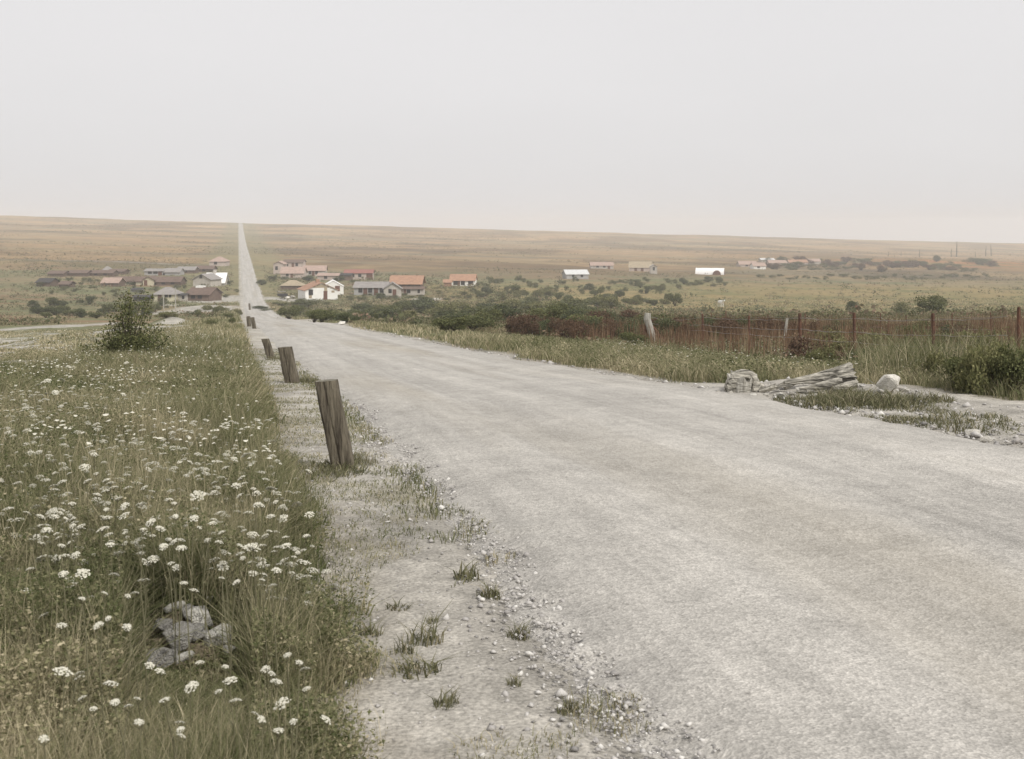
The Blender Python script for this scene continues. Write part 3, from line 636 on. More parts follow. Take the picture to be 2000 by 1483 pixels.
for a in [(832, 1256, 1.0, 1.1, 'tall green tuft on the bare strip, the upper of two by the verge'), (790, 1276, .6, .7, 'small round tuft left of the tall green one'),
          (815, 1316, 1.25, .8, 'widest low green tuft on the bare strip'), (872, 1378, .7, .6, 'lowest small tuft near the bottom of the bare strip'),
          (912, 1128, 1.0, .8, 'brownish tuft beside the gravel band'), (955, 1162, .8, .6, 'small dark tuft right below the brownish one'),
          (1012, 1240, .75, .5, 'flat little tuft close to the gravel band'), (775, 1190, .8, .4, 'low flat tuft near the edge of the verge'),
          (1005, 1338, .4, .4, 'tiny dark tuft alone on the pale soil at the bottom'), (1112, 1385, .7, .4, 'thin tuft in the gravel near the bottom edge'),
          (845, 1215, .5, .3, 'tiny tuft above the tall green one'), (720, 1240, .8, .6, 'green tuft hugging the flowery verge')]:
    tuft(*a)
g = 'grass patches beside the log on the right verge'
for i, (px, py, sx, sz) in enumerate([(1620, 788, 1.7, 1.0), (1660, 795, 1.7, 1.1), (1700, 796, 1.7, 1.2), (1740, 794, 1.7, 1.2), (1775, 792, 1.5, 1.0), (1690, 780, 1.5, 1.0), (1640, 776, 1.2, .9), (1790, 780, 1.2, .7), (1560, 784, 1.0, .6)]):
    tuft(px, py, sx, sz, ['leftmost clump of the dark grass patch before the fallen log', 'second clump of the dark grass patch before the log', 'thick middle clump of the dark grass patch', 'tall clump of the dark grass patch below the chalk rock',
        'clump near the right end of the dark grass patch', 'back clump of the dark grass patch under the log end', 'clump tucked beneath the middle of the fallen log', 'thin right end clump of the dark grass patch', 'sparse clump below the branches'][i], True, g)
tuft(1738, 820, .9, .35, 'small flat dark tuft on the bare roadside, left of three', True, g); tuft(1795, 826, 1.1, .35, 'middle flat dark tuft on the bare roadside', True, g)
tuft(1890, 820, 1.3, .6, 'dark tuft on the bare roadside near the right edge', True, g); tuft(1925, 838, 1.3, .7, 'dark tuft nearest the right edge of the road', True, g); tuft(1822, 806, .8, .4, 'small tuft right of the dark grass patch', True, g)
g = 'tufts of grass around the posts'
tuft(600, 925, 1.3, .6, 'short grass darkened as the post shadow, left of the nearest post foot', True, g); tuft(700, 905, .5, .9, 'dry wispy grass at the right foot of the nearest post', True, g)  # dark tuft left of the nearest post paints its shadow on the grass
tuft(640, 922, .8, .5, 'grass at the foot of the nearest post, darkened as its shadow', True, g); tuft(596, 746, .8, .9, 'grass at the right foot of the second post', True, g); tuft(545, 702, 1.0, .9, 'grass at the foot of the third post', True, g)  # first tuft is dark too, continuing the painted post shadow

# ---------------------------------------------------------------- white umbel flowers
PETAL = mat('white_petals', (.68, .65, .56), (.46, .45, .36), 60, .8)
STEM = mat('flower_stem', (.19, .18, .11), (.13, .12, .07), 9, .8)
def umbel(seed, R_, cups):
    rr = np.random.default_rng(seed); V = []; T = []; o = 0
    base = np.array([[1,0,0],[.3,.95,0],[-.8,.6,0],[-.8,-.6,0],[.3,-.95,0],[0,0,.45]]); f = [(0,1,5),(1,2,5),(2,3,5),(3,4,5),(4,0,5),(1,0,4),(2,1,4),(3,2,4)]
    for i in range(cups):
        q = R_*math.sqrt((i+.5)/cups); a = i*2.4+rr.uniform(-.3, .3); c = np.array([q*math.cos(a), q*math.sin(a), -.35*q*q/R_+rr.uniform(-.07, .07)*R_])
        r = R_*rr.uniform(.13, .24); V.append(base*r+c+rr.normal(0, .06, base.shape)*r); T += [tuple(o+k for k in t) for t in f]; o += 6
    return mesh_from('umbel', np.concatenate(V), T)
UMB = [umbel(i, .03, 34+5*i) for i in range(4)]
for u in UMB: u.materials.append(PETAL)
def stem_mesh(h, bend, seed):
    rr = random.Random(seed); pts = [Vector((bend*t*t*h, bend*.4*t*t*h*rr.uniform(-1, 1), h*t)) for t in (0, .4, .75, 1)]
    bm = bmesh.new(); me = tube(pts, [.0022, .002, .0017, .0012], 4); bm.from_mesh(me)
    top = pts[-1]
    for i in range(7):   # rays holding the head
        a = i*.9; b = top+Vector((.019*math.cos(a), .019*math.sin(a), .018)); r = tube([top, b], .0008, 3); bm.from_mesh(r)
    for i in range(5):   # feathery stem leaves
        t = rr.uniform(.15, .7); p = Vector((bend*t*t*h, 0, h*t)); a = rr.uniform(0, 6); dr = Vector((math.cos(a), math.sin(a), .5)); sd_ = dr.cross(Vector((0, 0, 1))).normalized()*.0025
        L_ = rr.uniform(.015, .035); v = [bm.verts.new(q) for q in (p, p+dr*L_*.5+sd_, p+dr*L_, p+dr*L_*.5-sd_)]; bm.faces.new(v)
    m2 = bpy.data.meshes.new('stem'); bm.to_mesh(m2); bm.free(); m2.materials.append(STEM); return m2, top+Vector((0, 0, .018))
STEMS = [stem_mesh(h, b, i) for i, (h, b) in enumerate([(.30, .1), (.36, -.1), (.26, .2), (.42, .05), (.33, -.2), (.22, 0)])]
nfl = 0
def where_label(px, py, big):
    size = 'large' if big else 'small'
    if px > 1000: return size+' white flower head in the weeds along the right fence'
    if py < 800: reg = 'beyond the earth mound, under the sapling' if px > 200 else 'at the left edge, level with the second post'
    elif py < 930: reg = 'in the thin band level with the nearest post'
    elif py < 1010: reg = 'in the upper row of the dense bloom, left part' if px < 300 else 'in the upper row of the dense bloom below the nearest post'
    elif py < 1110: reg = 'in the middle of the dense bloom at the left edge' if px < 250 else ('in the middle of the dense bloom' if px < 460 else 'in the dense bloom close to the bare strip')
    elif py < 1200: reg = 'above and left of the rubble heap' if px < 340 else 'above and right of the rubble heap'
    elif py < 1320: reg = 'to the left of the rubble heap' if px < 340 else 'to the right of the rubble heap'
    else: reg = 'below the rubble heap at the lower left' if px < 340 else 'below the rubble heap near the bare strip'
    return '%s white umbel flower %s' % (size, reg)
def flower(px, py, dpx, lab=None):
    """px, py, dpx: where the head sits and how wide it is in the photograph"""
    global nfl
    big = dpx > 24; i = random.randrange(len(STEMS)); sm, top = STEMS[i]
    d = None
    # depth at which a plant of this height has its head on that sight line
    Y = _gy[:4200]; X = (px-CX)/F*Y; T = height(X, Y); Z = -(py-HY)/F*Y; hh = top.z*(.9 if py > 900 else .8)
    hit = np.nonzero(T+hh >= Z)[0]
    if not len(hit): return
    d = Y[hit[0]]; p = Vector((X[hit[0]], d, float(T[hit[0]])))
    s, w_ = sw(p.x, p.y)
    r = empty('umbel_flower', p, where_label(px, py, big), 'flower', 'white umbel flowers', random.uniform(0, 6))
    f_ = hh/top.z
    st_ = obj('stem', sm, None, r); st_.scale = (1, 1, f_)
    hd = obj('flower_head', random.choice(UMB), None, r); hd.location = (top.x, top.y, top.z*f_)
    k = max(dpx*d/F/.074, .3); hd.scale = (k, k, k*1.1); hd.rotation_euler = (random.uniform(-.5, .5), random.uniform(-.5, .5), random.uniform(0, 6)); nfl += 1
KEYF = [(100,1093,42),(185,1028,30),(160,1085,24),(130,1300,44),(170,1335,36),(185,1112,34),(232,1075,30),(165,1020,24),(235,1010,28),(300,1008,26),(205,1215,26),(265,1295,24),(255,1360,22),
 (372,1338,36),(348,1354,28),(465,1332,34),(480,1366,32),(535,1355,40),(545,1335,30),(525,1305,22),(592,1290,24),(573,1298,14),(618,1357,22),(503,1408,26),(613,1408,30),(563,1398,16),(390,1292,22),
 (503,1062,36),(570,1074,24),(620,1095,28),(603,1115,22),(550,1105,24),(540,1070,16),(480,1040,26),(430,1000,30),(395,958,36),(440,1078,30),(440,1015,22),(350,1065,26),(340,1062,22),(240,1068,24),
 (330,977,22),(260,958,20),(220,945,24),(200,943,20),(175,935,20),(170,907,26),(250,990,28),(300,1025,24),(110,1010,24),(90,975,26),(85,1070,24),(75,1140,30),(85,1200,28),(560,968,22),(580,983,26),(538,1037,22),
 (480,932,22),(455,945,22),(520,952,26),(500,965,20),(615,995,24),(610,920,18),(520,1110,24),(435,1110,28),(300,1090,26),(270,1118,24),(75,745,24),(98,742,18),(125,740,18),(172,785,14),(150,716,14),(75,770,20),(90,768,16),(115,765,16),
 (128,715,12),(180,740,8),(1400,590,1)]
KEYF = KEYF[:-1]
for f_ in KEYF: flower(*f_)
fr = random.Random(5)
n_try = 0
while nfl < 292 and n_try < 4000:
    n_try += 1
    z_ = fr.random()
    if z_ < .60: px, py, dp = fr.uniform(70, 640), fr.gauss(1030, 62), fr.uniform(11, 26)
    elif z_ < .76: px, py, dp = fr.uniform(70, 670), fr.uniform(1120, 1440), fr.uniform(14, 27)
    elif z_ < .90: px, py, dp = fr.uniform(70, 560), fr.uniform(800, 930), fr.uniform(8, 18)
    else: px, py, dp = fr.uniform(70, 260), fr.uniform(700, 800), fr.uniform(7, 14)
    if py > 1460 or (280 < px < 480 and 1165 < py < 1300): continue
    if px > 560+.18*(py-900): continue
    if fbm(np.array([px/60.]), np.array([py/40.]), 77)[0] < .42: continue
    flower(px, py, dp)
# the rest of the bloom, too many to count
mv = []; mt = []; o_ = 0; ub = [(np.array([v.co[:] for v in u.vertices]), np.array([p_.vertices[:] for p_ in u.polygons])) for u in UMB]
x, y = scatter(4200, 4.0, 9.5, -40, 640); m = (bare(x, y) < .45) & (fbm(x*1.3, y*1.3, 131) > .47); x, y = x[m][:950], y[m][:950]; z = height(x, y)+rng.uniform(.12, .30, len(x))
for i in range(len(x)):
    v_, t_ = ub[i % 4]; k = rng.uniform(.22, .75); a = rng.uniform(0, 6); tx, ty_ = rng.uniform(-.3, .3, 2)
    q = v_*k; q = np.column_stack([q[:, 0]*math.cos(a)-q[:, 1]*math.sin(a), q[:, 0]*math.sin(a)+q[:, 1]*math.cos(a), q[:, 2]+q[:, 0]*tx+q[:, 1]*ty_])+np.array([x[i], y[i], z[i]])
    mv.append(q); mt.append(t_+o_); o_ += len(v_)
bl = obj('umbel_blossom', tri_mesh('umbels', np.concatenate(mv), np.concatenate(mt)), PETAL); tag(bl, 'mass of smaller white umbel heads filling the dense bloom on the left verge', kind='stuff')
# the far little blossoms, too many to count
x, y = scatter(4800, 6, 40, -40, 620); m = (bare(x, y) < .3) & (fbm(x*.5, y*.5, 101) > .46); x, y = x[m], y[m]
x2, y2 = scatter(1500, 14, 40, 1150, 2040); m = (bare(x2, y2) < .3) & (sw(x2, y2)[1] > 6.5) & (fbm(x2*.6, y2*.6, 103) > .5); x2, y2 = x2[m], y2[m]
x3, y3 = scatter(900, 15, 21, 1760, 2040); x3, y3 = x3[bare(x3, y3) < .3], y3[bare(x3, y3) < .3]
x = np.concatenate([x, x2, x3]); y = np.concatenate([y, y2, y3]); n = len(x)
P = np.column_stack([x, y, height(x, y)+rng.uniform(.12, .34, n)]); V = []; T = []
ang = np.arange(6)*np.pi/3; ring = np.column_stack([np.cos(ang), np.sin(ang), 0*ang]); r_ = rng.uniform(.008, .018, n)
VV = P[:, None, :]+ring[None]*r_[:, None, None]*rng.uniform(.7, 1.3, (n, 6, 1))+np.array([0, 0, 1])*rng.normal(0, .003, (n, 6, 1))
VV = np.concatenate([VV, (P+np.array([0, 0, .006]))[:, None, :]], 1).reshape(-1, 3); b = np.arange(n)*7
TT = np.concatenate([np.column_stack([b+i, b+(i+1) % 6, b+6]) for i in range(6)])
sf = obj('small_white_blossom', tri_mesh('blossom', VV, TT), PETAL); tag(sf, 'countless small white blossoms scattered through the grass of both verges', kind='stuff')

# ---------------------------------------------------------------- bushes
LG = leafmat('leaf_green', [(0, (.05, .06, .025)), (.5, (.11, .12, .05)), (1, (.22, .22, .10))])
LD = leafmat('leaf_dark', [(0, (.045, .055, .027)), (.5, (.085, .098, .048)), (1, (.17, .18, .09))])
LR = leafmat('leaf_russet', [(0, (.06, .04, .026)), (.5, (.115, .072, .048)), (1, (.21, .14, .09))])
LY = leafmat('leaf_olive', [(0, (.09, .10, .04)), (.5, (.17, .17, .075)), (1, (.28, .26, .13))])
BR = mat('twig_bark', (.10, .08, .06), (.05, .04, .03), 12)
def bush_mesh(seed, n, lobes=7, leaf=.075, tall=1.0):
    """unit bush: about 1 m wide, `tall` m high, leaves spread through several uneven lobes"""
    global rng
    sv_ = rng; rng = np.random.default_rng(seed)
    c = rng.uniform(-.32, .32, (lobes, 3)); c[:, 2] = rng.uniform(.15, .72, lobes)*tall; r = rng.uniform(.13, .26, lobes)
    k = rng.integers(0, lobes, n); d = rng.normal(size=(n, 3)); d /= np.linalg.norm(d, axis=1)[:, None]
    P = c[k]+d*(r[k]*rng.uniform(.25, 1.0, n)**.6)[:, None]*np.array([1, 1, .95*max(tall, .7)])
    P = P[P[:, 2] > 0]; e = rng.integers(0, lobes, n//8); sh = c[e]+rng.normal(0, .13, (n//8, 3)); sh = sh[sh[:, 2] > 0]; P = np.concatenate([P, sh])
    me = tinted('foliage', [leaves(P, rng.uniform(.6, 1.4, len(P))*leaf, np.clip(rng.normal(.5, .22, len(P))+.25*(P[:, 2]/tall-.5), 0, 1), 1.0, .6)])  # random leaf tint, paler towards the top of the bush
    bm = bmesh.new(); rr = random.Random(seed)
    for j in range(lobes):
        q = Vector(c[j]); t = tube([Vector((0, 0, -.05)), q*.5+Vector((0, 0, rr.uniform(-.04, .04))), q], [.02, .012, .005], 4); bm.from_mesh(t)
    st_ = bpy.data.meshes.new('stems'); bm.to_mesh(st_); bm.free(); st_.materials.append(BR); rng = sv_
    return me, st_
def lib(m, seeds, n, lobes, leaf, tall):
    out = []
    for s_ in seeds:
        a, b = bush_mesh(s_, n, lobes, leaf, tall); a.materials.append(m); out.append((a, b))
    return out
B = {'green': lib(LG, (1, 2, 3), 3000, 11, .05, .8), 'dark': lib(LD, (4, 5, 6), 3000, 12, .05, .7), 'russet': lib(LR, (7, 8, 9), 3000, 12, .045, .75), 'olive': lib(LY, (10, 11, 12), 2600, 10, .05, .6)}
BQ = []
def bush(px, py, wpx, hpx, kind, label, group=None, name='bush', cat='bush', hs_=1.0):
    BQ.append((px, py, wpx, hpx, kind, label, group, name, cat, hs_))
def bush_now(px, py, wpx, hpx, kind, label, group=None, name='bush', cat='bush', hs_=1.0):
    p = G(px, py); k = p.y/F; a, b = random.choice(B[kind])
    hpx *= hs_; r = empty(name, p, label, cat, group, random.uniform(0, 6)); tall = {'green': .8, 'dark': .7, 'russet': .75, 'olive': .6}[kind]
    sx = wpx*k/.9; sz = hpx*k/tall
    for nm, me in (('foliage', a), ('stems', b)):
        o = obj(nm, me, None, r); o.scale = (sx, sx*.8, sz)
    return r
br = random.Random(21)
def band(n, x0, x1, y0, y1, w0, w1, h0, h1, kinds, label, group, hs_=1.0):
    """a belt of bushes from left to right; each says its place in the belt"""
    ordn = ['first', 'second', 'third', 'fourth', 'fifth', 'sixth', 'seventh', 'eighth', 'ninth', 'tenth', 'eleventh', 'twelfth', 'thirteenth', 'fourteenth']
    for i in range(n):
        t = (i+.5+br.uniform(-.3, .3))/n; px = x0+(x1-x0)*t; u = br.random(); py = y0+(y1-y0)*u
        kd = br.choice(kinds); where = 'left end' if t < .2 else 'left half' if t < .4 else 'middle' if t < .6 else 'right half' if t < .8 else 'right end'
        l = '%s %s, %s from the left' % ({'green': 'green', 'dark': 'dark green', 'russet': 'reddish brown', 'olive': 'pale olive'}[kd], label, ordn[i] if i < 14 else 'far along')
        if n > 14: l = '%s %s, in its %s' % ({'green': 'green', 'dark': 'dark green', 'russet': 'reddish brown', 'olive': 'pale olive'}[kd], label, where)
        bush(px, py, br.uniform(w0, w1), br.uniform(h0, h1), kd, l, group, hs_=hs_)
band(44, 560, 1200, 600, 634, 40, 84, 18, 30, ['dark', 'olive', 'green'], 'bush of the long hedge beyond the right verge', 'hedge bushes beyond the right verge')
band(16, 860, 1290, 630, 660, 60, 100, 30, 46, ['dark', 'green', 'russet'], 'bush in front of the long hedge', 'bushes in front of the hedge')
band(30, 1000, 1545, 656, 668, 50, 80, 38, 50, ['russet', 'russet', 'russet', 'dark'], 'bush of the dark thicket behind the wire fence', 'thicket behind the fence')
band(13, 1240, 1540, 640, 650, 50, 70, 22, 32, ['russet', 'dark'], 'bush at the back edge of the thicket', 'back edge of the thicket')
band(13, 1570, 1900, 652, 668, 40, 70, 24, 40, ['dark', 'russet', 'green'], 'low bush behind the right part of the fence', 'low bushes behind the right part of the fence')
band(40, 930, 1310, 572, 598, 14, 32, 10, 19, ['green', 'olive', 'dark'], 'bush at the pasture edge', 'bushes at the near pasture edge')
band(46, 920, 1420, 546, 572, 11, 26, 8, 16, ['green', 'dark', 'olive'], 'bush between the tiled houses and the pasture', 'bushes between houses and pasture')
band(20, 670, 950, 574, 590, 12, 24, 7, 13, ['dark', 'green'], 'bush around the houses right of the road', 'bushes around the houses right of the road')
band(9, 500, 700, 540, 566, 16, 30, 8, 13, ['dark', 'green'], 'bush beside the white houses', 'bushes beside the white houses')
band(26, 1480, 1930, 540, 548, 10, 24, 5, 11, ['dark', 'russet', 'green'], 'bush in the row across the far pasture', 'row of bushes across the far pasture')
band(60, 1490, 1945, 511, 532, 16, 36, 8, 15, ['russet', 'russet', 'russet', 'dark', 'green'], 'bush on the rusty bank at the far right', 'bushes on the rusty bank')
band(26, 60, 330, 594, 622, 22, 44, 12, 22, ['green', 'dark', 'olive'], 'bush of the strip before the huts on the left', 'bushes before the huts on the left')
band(34, 70, 470, 545, 582, 10, 22, 6, 12, ['dark', 'olive', 'green', 'russet'], 'bush among the huts on the left', 'bushes among the huts on the left')
band(9, 380, 470, 596, 640, 18, 34, 9, 18, ['dark', 'green', 'olive'], 'low bush on the verge beside the distant road', 'low bushes beside the distant road')
band(8, 500, 640, 594, 608, 18, 36, 6, 10, ['green', 'dark'], 'small bush at the brow right of the road', 'small bushes at the brow')
bush(1668, 612, 34, 28, 'dark', 'round dark bush standing alone in the pasture above the fence')
bush(1818, 616, 76, 46, 'green', 'large soft dark bush in the weeds above the last fence post')
bush(1760, 612, 50, 26, 'olive', 'pale bush left of the large dark one above the fence')
bush(1318, 598, 34, 30, 'green', 'dark green bush above the left end of the wire fence')
bush(165, 700, 40, 26, 'green', 'low green bush on the bare ground left of the sapling')
bush(96, 672, 14, 8, 'russet', 'tiny brown bush on the bare ground at the left edge')
bush(1238, 678, 60, 34, 'green', 'leafy green weed clump left of the pale end post', cat='weeds', name='weed_clump')
bush(1400, 668, 34, 24, 'green', 'light green weeds under the wire near the second fence post', cat='weeds', name='weed_clump')
for i, (px, py, w_, h_, l) in enumerate([(1880, 740, 110, 80, 'tall weeds by the right edge behind the chalk rock'), (1790, 745, 90, 52, 'tall weeds between the chalk rock and the last fence post'), (1705, 738, 80, 50, 'weeds behind the right end of the fallen log'), (1930, 770, 90, 110, 'dark bank of weeds at the right edge of the view'), (1600, 725, 90, 34, 'weeds directly behind the fallen log'), (1500, 735, 70, 24, 'weeds behind the broken branches'), (1850, 690, 110, 46, 'weeds above the last fence post')]):
    bush(px, py, w_, h_, ['green', 'olive', 'dark', 'olive'][i % 4], l, 'tall weeds along the right verge', 'weed_clump', 'weeds')
def scrub(name, n, y0, y1, px0, px1, sz, m, label, dens, cond=None, per=9, lf=.5):
    x, y = scatter(n, y0, y1, px0, px1, .8); s_, w_ = sw(x, y); k = dens(x, y) & (bare(x, y) < .4) & ((w_ < WL-3) | (w_ > WR+3))
    if cond is not None: k &= cond(x, y, s_, w_)
    x, y = x[k], y[k]; n = len(x); r_ = sz*rng.gamma(3, .33, n)*(.6+.4*y/y1)
    X = np.repeat(x, per)+rng.normal(0, .55, n*per)*np.repeat(r_, per); Y = np.repeat(y, per)+rng.normal(0, .55, n*per)*np.repeat(r_, per)
    Z = height(X, Y)+rng.uniform(0, .75, n*per)*np.repeat(r_, per)
    t_ = np.clip(np.repeat(rng.uniform(.1, .8, n), per)+rng.normal(0, .15, n*per), 0, 1)
    o = obj(name, tinted(name, [leaves(np.column_stack([X, Y, Z]), np.repeat(r_, per)*lf*rng.uniform(.6, 1.4, n*per), t_, .6, .7)]), m); tag(o, label, kind='stuff')
SCRUBM = leafmat('scrub_leaves', [(0, (.065, .075, .035)), (.4, (.125, .13, .06)), (.7, (.21, .17, .11)), (1, (.26, .17, .12))])
scrub('far_scrub', 60000, 430, 1500, -60, 2060, .5, SCRUBM, 'low scrub dotted in drifts over the long far slope', lambda x, y: (fbm(x/55, y/60, 141, 5) > .535) | (np.abs(fbm(x/260, y/150, 142, 3)-.5) < .006), None, 7)
scrub('middle_scrub', 20000, 95, 430, 480, 2060, .55, SCRUBM, 'low weeds and scrub between the hedge and the huts', lambda x, y: fbm(x/14, y/16, 143) > .33, lambda x, y, s, w: (w < 60+25*fbm(x/20, y/20, 145)) | (rng.uniform(0, 1, len(x)) < .16), 20, .34)
scrub('village_scrub', 5000, 95, 430, -60, 470, .5, SCRUBM, 'low weeds and scrub around the huts left of the road', lambda x, y: fbm(x/12, y/16, 147) > .42, None, 20, .34)
scrub('near_scrub', 8000, 17, 110, 900, 2060, .27, SCRUBM, 'coarse low weeds around the wire fence', lambda x, y: fbm(x/3, y/4, 149) > .47, lambda x, y, s, w: w > 8.2+1.5*fbm(x/2, y/2, 151), 44, .17)
band(14, 1560, 1945, 690, 735, 60, 110, 40, 66, ['olive', 'dark', 'green', 'russet'], 'tall weed clump between the fence and the fallen log', 'tall weeds inside the fence')
band(12, 1560, 1945, 640, 680, 60, 100, 26, 44, ['olive', 'dark', 'green', 'russet'], 'weed clump just behind the right half of the fence', 'weeds behind the right half of the fence')
for i, (px, py, w_, h_, kd) in enumerate([(1760, 742, 80, 52, 'olive'), (1825, 752, 90, 74, 'olive'), (1870, 764, 90, 84, 'green'), (1905, 768, 90, 84, 'olive'), (1948, 760, 100, 96, 'olive'), (1700, 732, 70, 50, 'green'), (1985, 775, 100, 120, 'green'), (1640, 722, 70, 40, 'olive')]):
    bush(px, py, w_, h_, kd, ['pale weed tangle above the chalk rock', 'straw coloured weed tangle right of the chalk rock', 'green weed tangle before the last fence post', 'high straw green weed tangle near the right edge', 'high pale weed tangle at the right edge', 'green weed tangle behind the raised log end', 'outermost green weed tangle at the right edge', 'pale weed tangle behind the fallen log'][i], 'weed tangle at the right', 'weed_clump', 'weeds')
BQ.sort(key=lambda q: -q[2]*q[3])
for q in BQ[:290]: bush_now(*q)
mv = []; mt = []; mk = []; o_ = 0
for (px, py, wpx, hpx, kind, *_r) in BQ[290:]:
    p = G(px, py); k = p.y/F; me = random.choice(B[kind])[0]; n = len(me.vertices); co = np.empty(n*3, np.float32); me.vertices.foreach_get('co', co); co = co.reshape(-1, 4, 3)[::2].reshape(-1, 3)
    tt = np.empty(n, np.float32); me.attributes['tint'].data.foreach_get('value', tt); tt = tt.reshape(-1, 4)[::2].ravel()
    tall = {'green': .8, 'dark': .7, 'russet': .75, 'olive': .6}[kind]; a = random.uniform(0, 6)
    q = co*np.array([wpx*k/.9, wpx*k/.9, hpx*k/tall]); q = np.column_stack([q[:, 0]*math.cos(a)-q[:, 1]*math.sin(a), q[:, 0]*math.sin(a)+q[:, 1]*math.cos(a), q[:, 2]])+np.array(p)
    b_ = np.arange(len(q)//4)*4+o_; mv.append(q); mk.append(tt*.6); mt.append(np.concatenate([np.column_stack([b_, b_+1, b_+2]), np.column_stack([b_, b_+2, b_+3])])); o_ += len(q)
ds = tri_mesh('distant', np.concatenate(mv), np.concatenate(mt)); set_tint(ds, np.concatenate(mk)); dso = obj('distant_scrub', ds, SCRUBM); tag(dso, 'mass of tiny far bushes dotted over the plain', kind='stuff')
# the leafy sapling on the left verge
def sapling():
    global rng
    p = G(250, 712); k = p.y/F; r = empty('sapling', p, 'bushy dark sapling with pointed top standing on the left verge', 'young tree')
    sv_ = rng; rng = np.random.default_rng(77); bm = bmesh.new(); P = []; rr = random.Random(3)
    for i in range(50):
        a = rr.uniform(0, 6.28); low = i < 34
        L_ = rr.uniform(.45, .85) if low else rr.uniform(.85, 1.5); sp_ = rr.uniform(.5, 1.25) if low else rr.uniform(.02, .42)
        d = Vector((math.cos(a)*math.sin(sp_), math.sin(a)*math.sin(sp_), math.cos(sp_)*1.0)); q = [Vector((0, 0, 0)), d*L_*.5+Vector((0, 0, .03)), d*L_+Vector((rr.uniform(-.05, .05), 0, -.02))]
        bm.from_mesh(tube(q, [.012, .008, .002], 4))
        nl = 190 if low else 130
        for j in range(nl):
            t = rr.uniform(.25, 1.03); c = q[0].lerp(q[1], t*2) if t < .5 else q[1].lerp(q[2], t*2-1); sp2 = .075*(1.3-t) + .025
            P.append([c.x+rr.gauss(0, sp2), c.y+rr.gauss(0, sp2), max(c.z+rr.gauss(0, sp2), .02)])
    P = np.array(P); me = tinted('foliage', [leaves(P, rng.uniform(.026, .06, len(P)), np.clip(rng.normal(.45, .25, len(P)), 0, 1), 1, .6)]); rng = sv_
    obj('foliage', me, leafmat('sapling_leaves', [(0, (.05, .06, .025)), (.5, (.115, .125, .05)), (1, (.27, .26, .12))]), r); m2 = bpy.data.meshes.new('stems'); bm.to_mesh(m2); bm.free(); obj('stems', m2, BR, r)
sapling()
# small dead trees on the far right skyline
def dead_tree(px, py, hpx, label, seed):
    p = G(px, py); k = p.y/F; H = hpx*k; r = empty('dead_tree', p, label, 'tree', 'bare shattered trees near the right skyline'); rr = random.Random(seed)
    q = [Vector((0, 0, -.3)), Vector((rr.uniform(-.03, .03)*H, 0, H*.5)), Vector((rr.uniform(-.06, .06)*H, 0, H))]
    obj('trunk', tube(q, [.04*H+.08, .03*H+.05, .03], 6), BR, r); bm = bmesh.new()
    for i in range(7):
        t = rr.uniform(.35, .9); a = q[0].lerp(q[2], t); s_ = rr.choice((-1, 1)); bm.from_mesh(tube([a, a+Vector((s_*rr.uniform(.03, .12)*H, rr.uniform(-.1, .1)*H, rr.uniform(.02, .14)*H))], [.08, .03], 4))
    m2 = bpy.data.meshes.new('limbs'); bm.to_mesh(m2); bm.free(); obj('limb', m2, BR, r)
for i, a in enumerate([(1868, 502, 32, 'tallest bare tree near the right skyline'), (1858, 502, 18, 'shorter bare tree just left of the tallest one'), (1925, 501, 22, 'thin bare tree at the right edge of the skyline'), (1796, 503, 17, 'slight bare tree left of the tall ones'),
     (1936, 500, 24, 'bare tree beyond the thin one at the right edge'), (1760, 500, 10, 'stump of a bare tree on the far path'), (1735, 501, 10, 'leaning bare trunk near the far path'), (1905, 503, 12, 'low bare trunk between the tall trees')]):
    dead_tree(*a, seed=i)

# ---------------------------------------------------------------- houses
WH = mat('whitewash', (.82, .81, .77), (.70, .69, .65), .8, .9); PK = mat('pinkish_render', (.50, .42, .37), (.40, .33, .29), .8, .9); CRM = mat('cream_boards', (.56, .52, .38), (.44, .40, .29), 1.2, .9)
GRY = mat('grey_render', (.40, .39, .38), (.30, .29, .28), .8, .9); STN = mat('pale_stone_wall', (.50, .46, .41), (.36, .33, .29), 1.2, .95); BRN = mat('brown_boards', (.18, .135, .105), (.11, .07, .055), 1.5, .9)
DRK = mat('tarred_boards', (.07, .065, .065), (.04, .04, .04), 1.5, .9); TIL = mat('orange_tiles', (.42, .25, .165), (.28, .165, .115), 1.5, .9, .5, 6); RED = mat('red_tiles', (.32, .14, .115), (.22, .10, .085), 1.5, .9)
TAN = mat('tan_roof', (.40, .33, .23), (.28, .23, .16), 1.2, .9); GRF = mat('grey_felt_roof', (.31, .29, .27), (.22, .20, .19), 1.2, .9); PKR = mat('faded_pink_roof', (.44, .32, .265), (.30, .22, .18), 1.2, .9)
BRF = mat('brown_felt_roof', (.18, .125, .10), (.11, .08, .065), 1.2, .9); PALR = mat('pale_iron_roof', (.66, .66, .65), (.5, .5, .49), 1.0, .6); WHR = mat('white_sheet_roof', (.88, .87, .85), (.78, .77, .75), 1.0, .7)
GLS = mat('dark_opening', (.03, .028, .026), (.02, .02, .02), 2, .5); SHU = mat('brown_shutter', (.16, .075, .05), (.10, .05, .035), 2, .8)
def boxv(x0, x1, y0, y1, z0, z1):
    V = [(x0,y0,z0),(x1,y0,z0),(x1,y1,z0),(x0,y1,z0),(x0,y0,z1),(x1,y0,z1),(x1,y1,z1),(x0,y1,z1)]
    return V, [(0,3,2,1),(4,5,6,7),(0,1,5,4),(1,2,6,5),(2,3,7,6),(3,0,4,7)]
def box(name, dims, m, parent): V, Fc = boxv(*dims); return obj(name, mesh_from(name, V, Fc), m, parent)
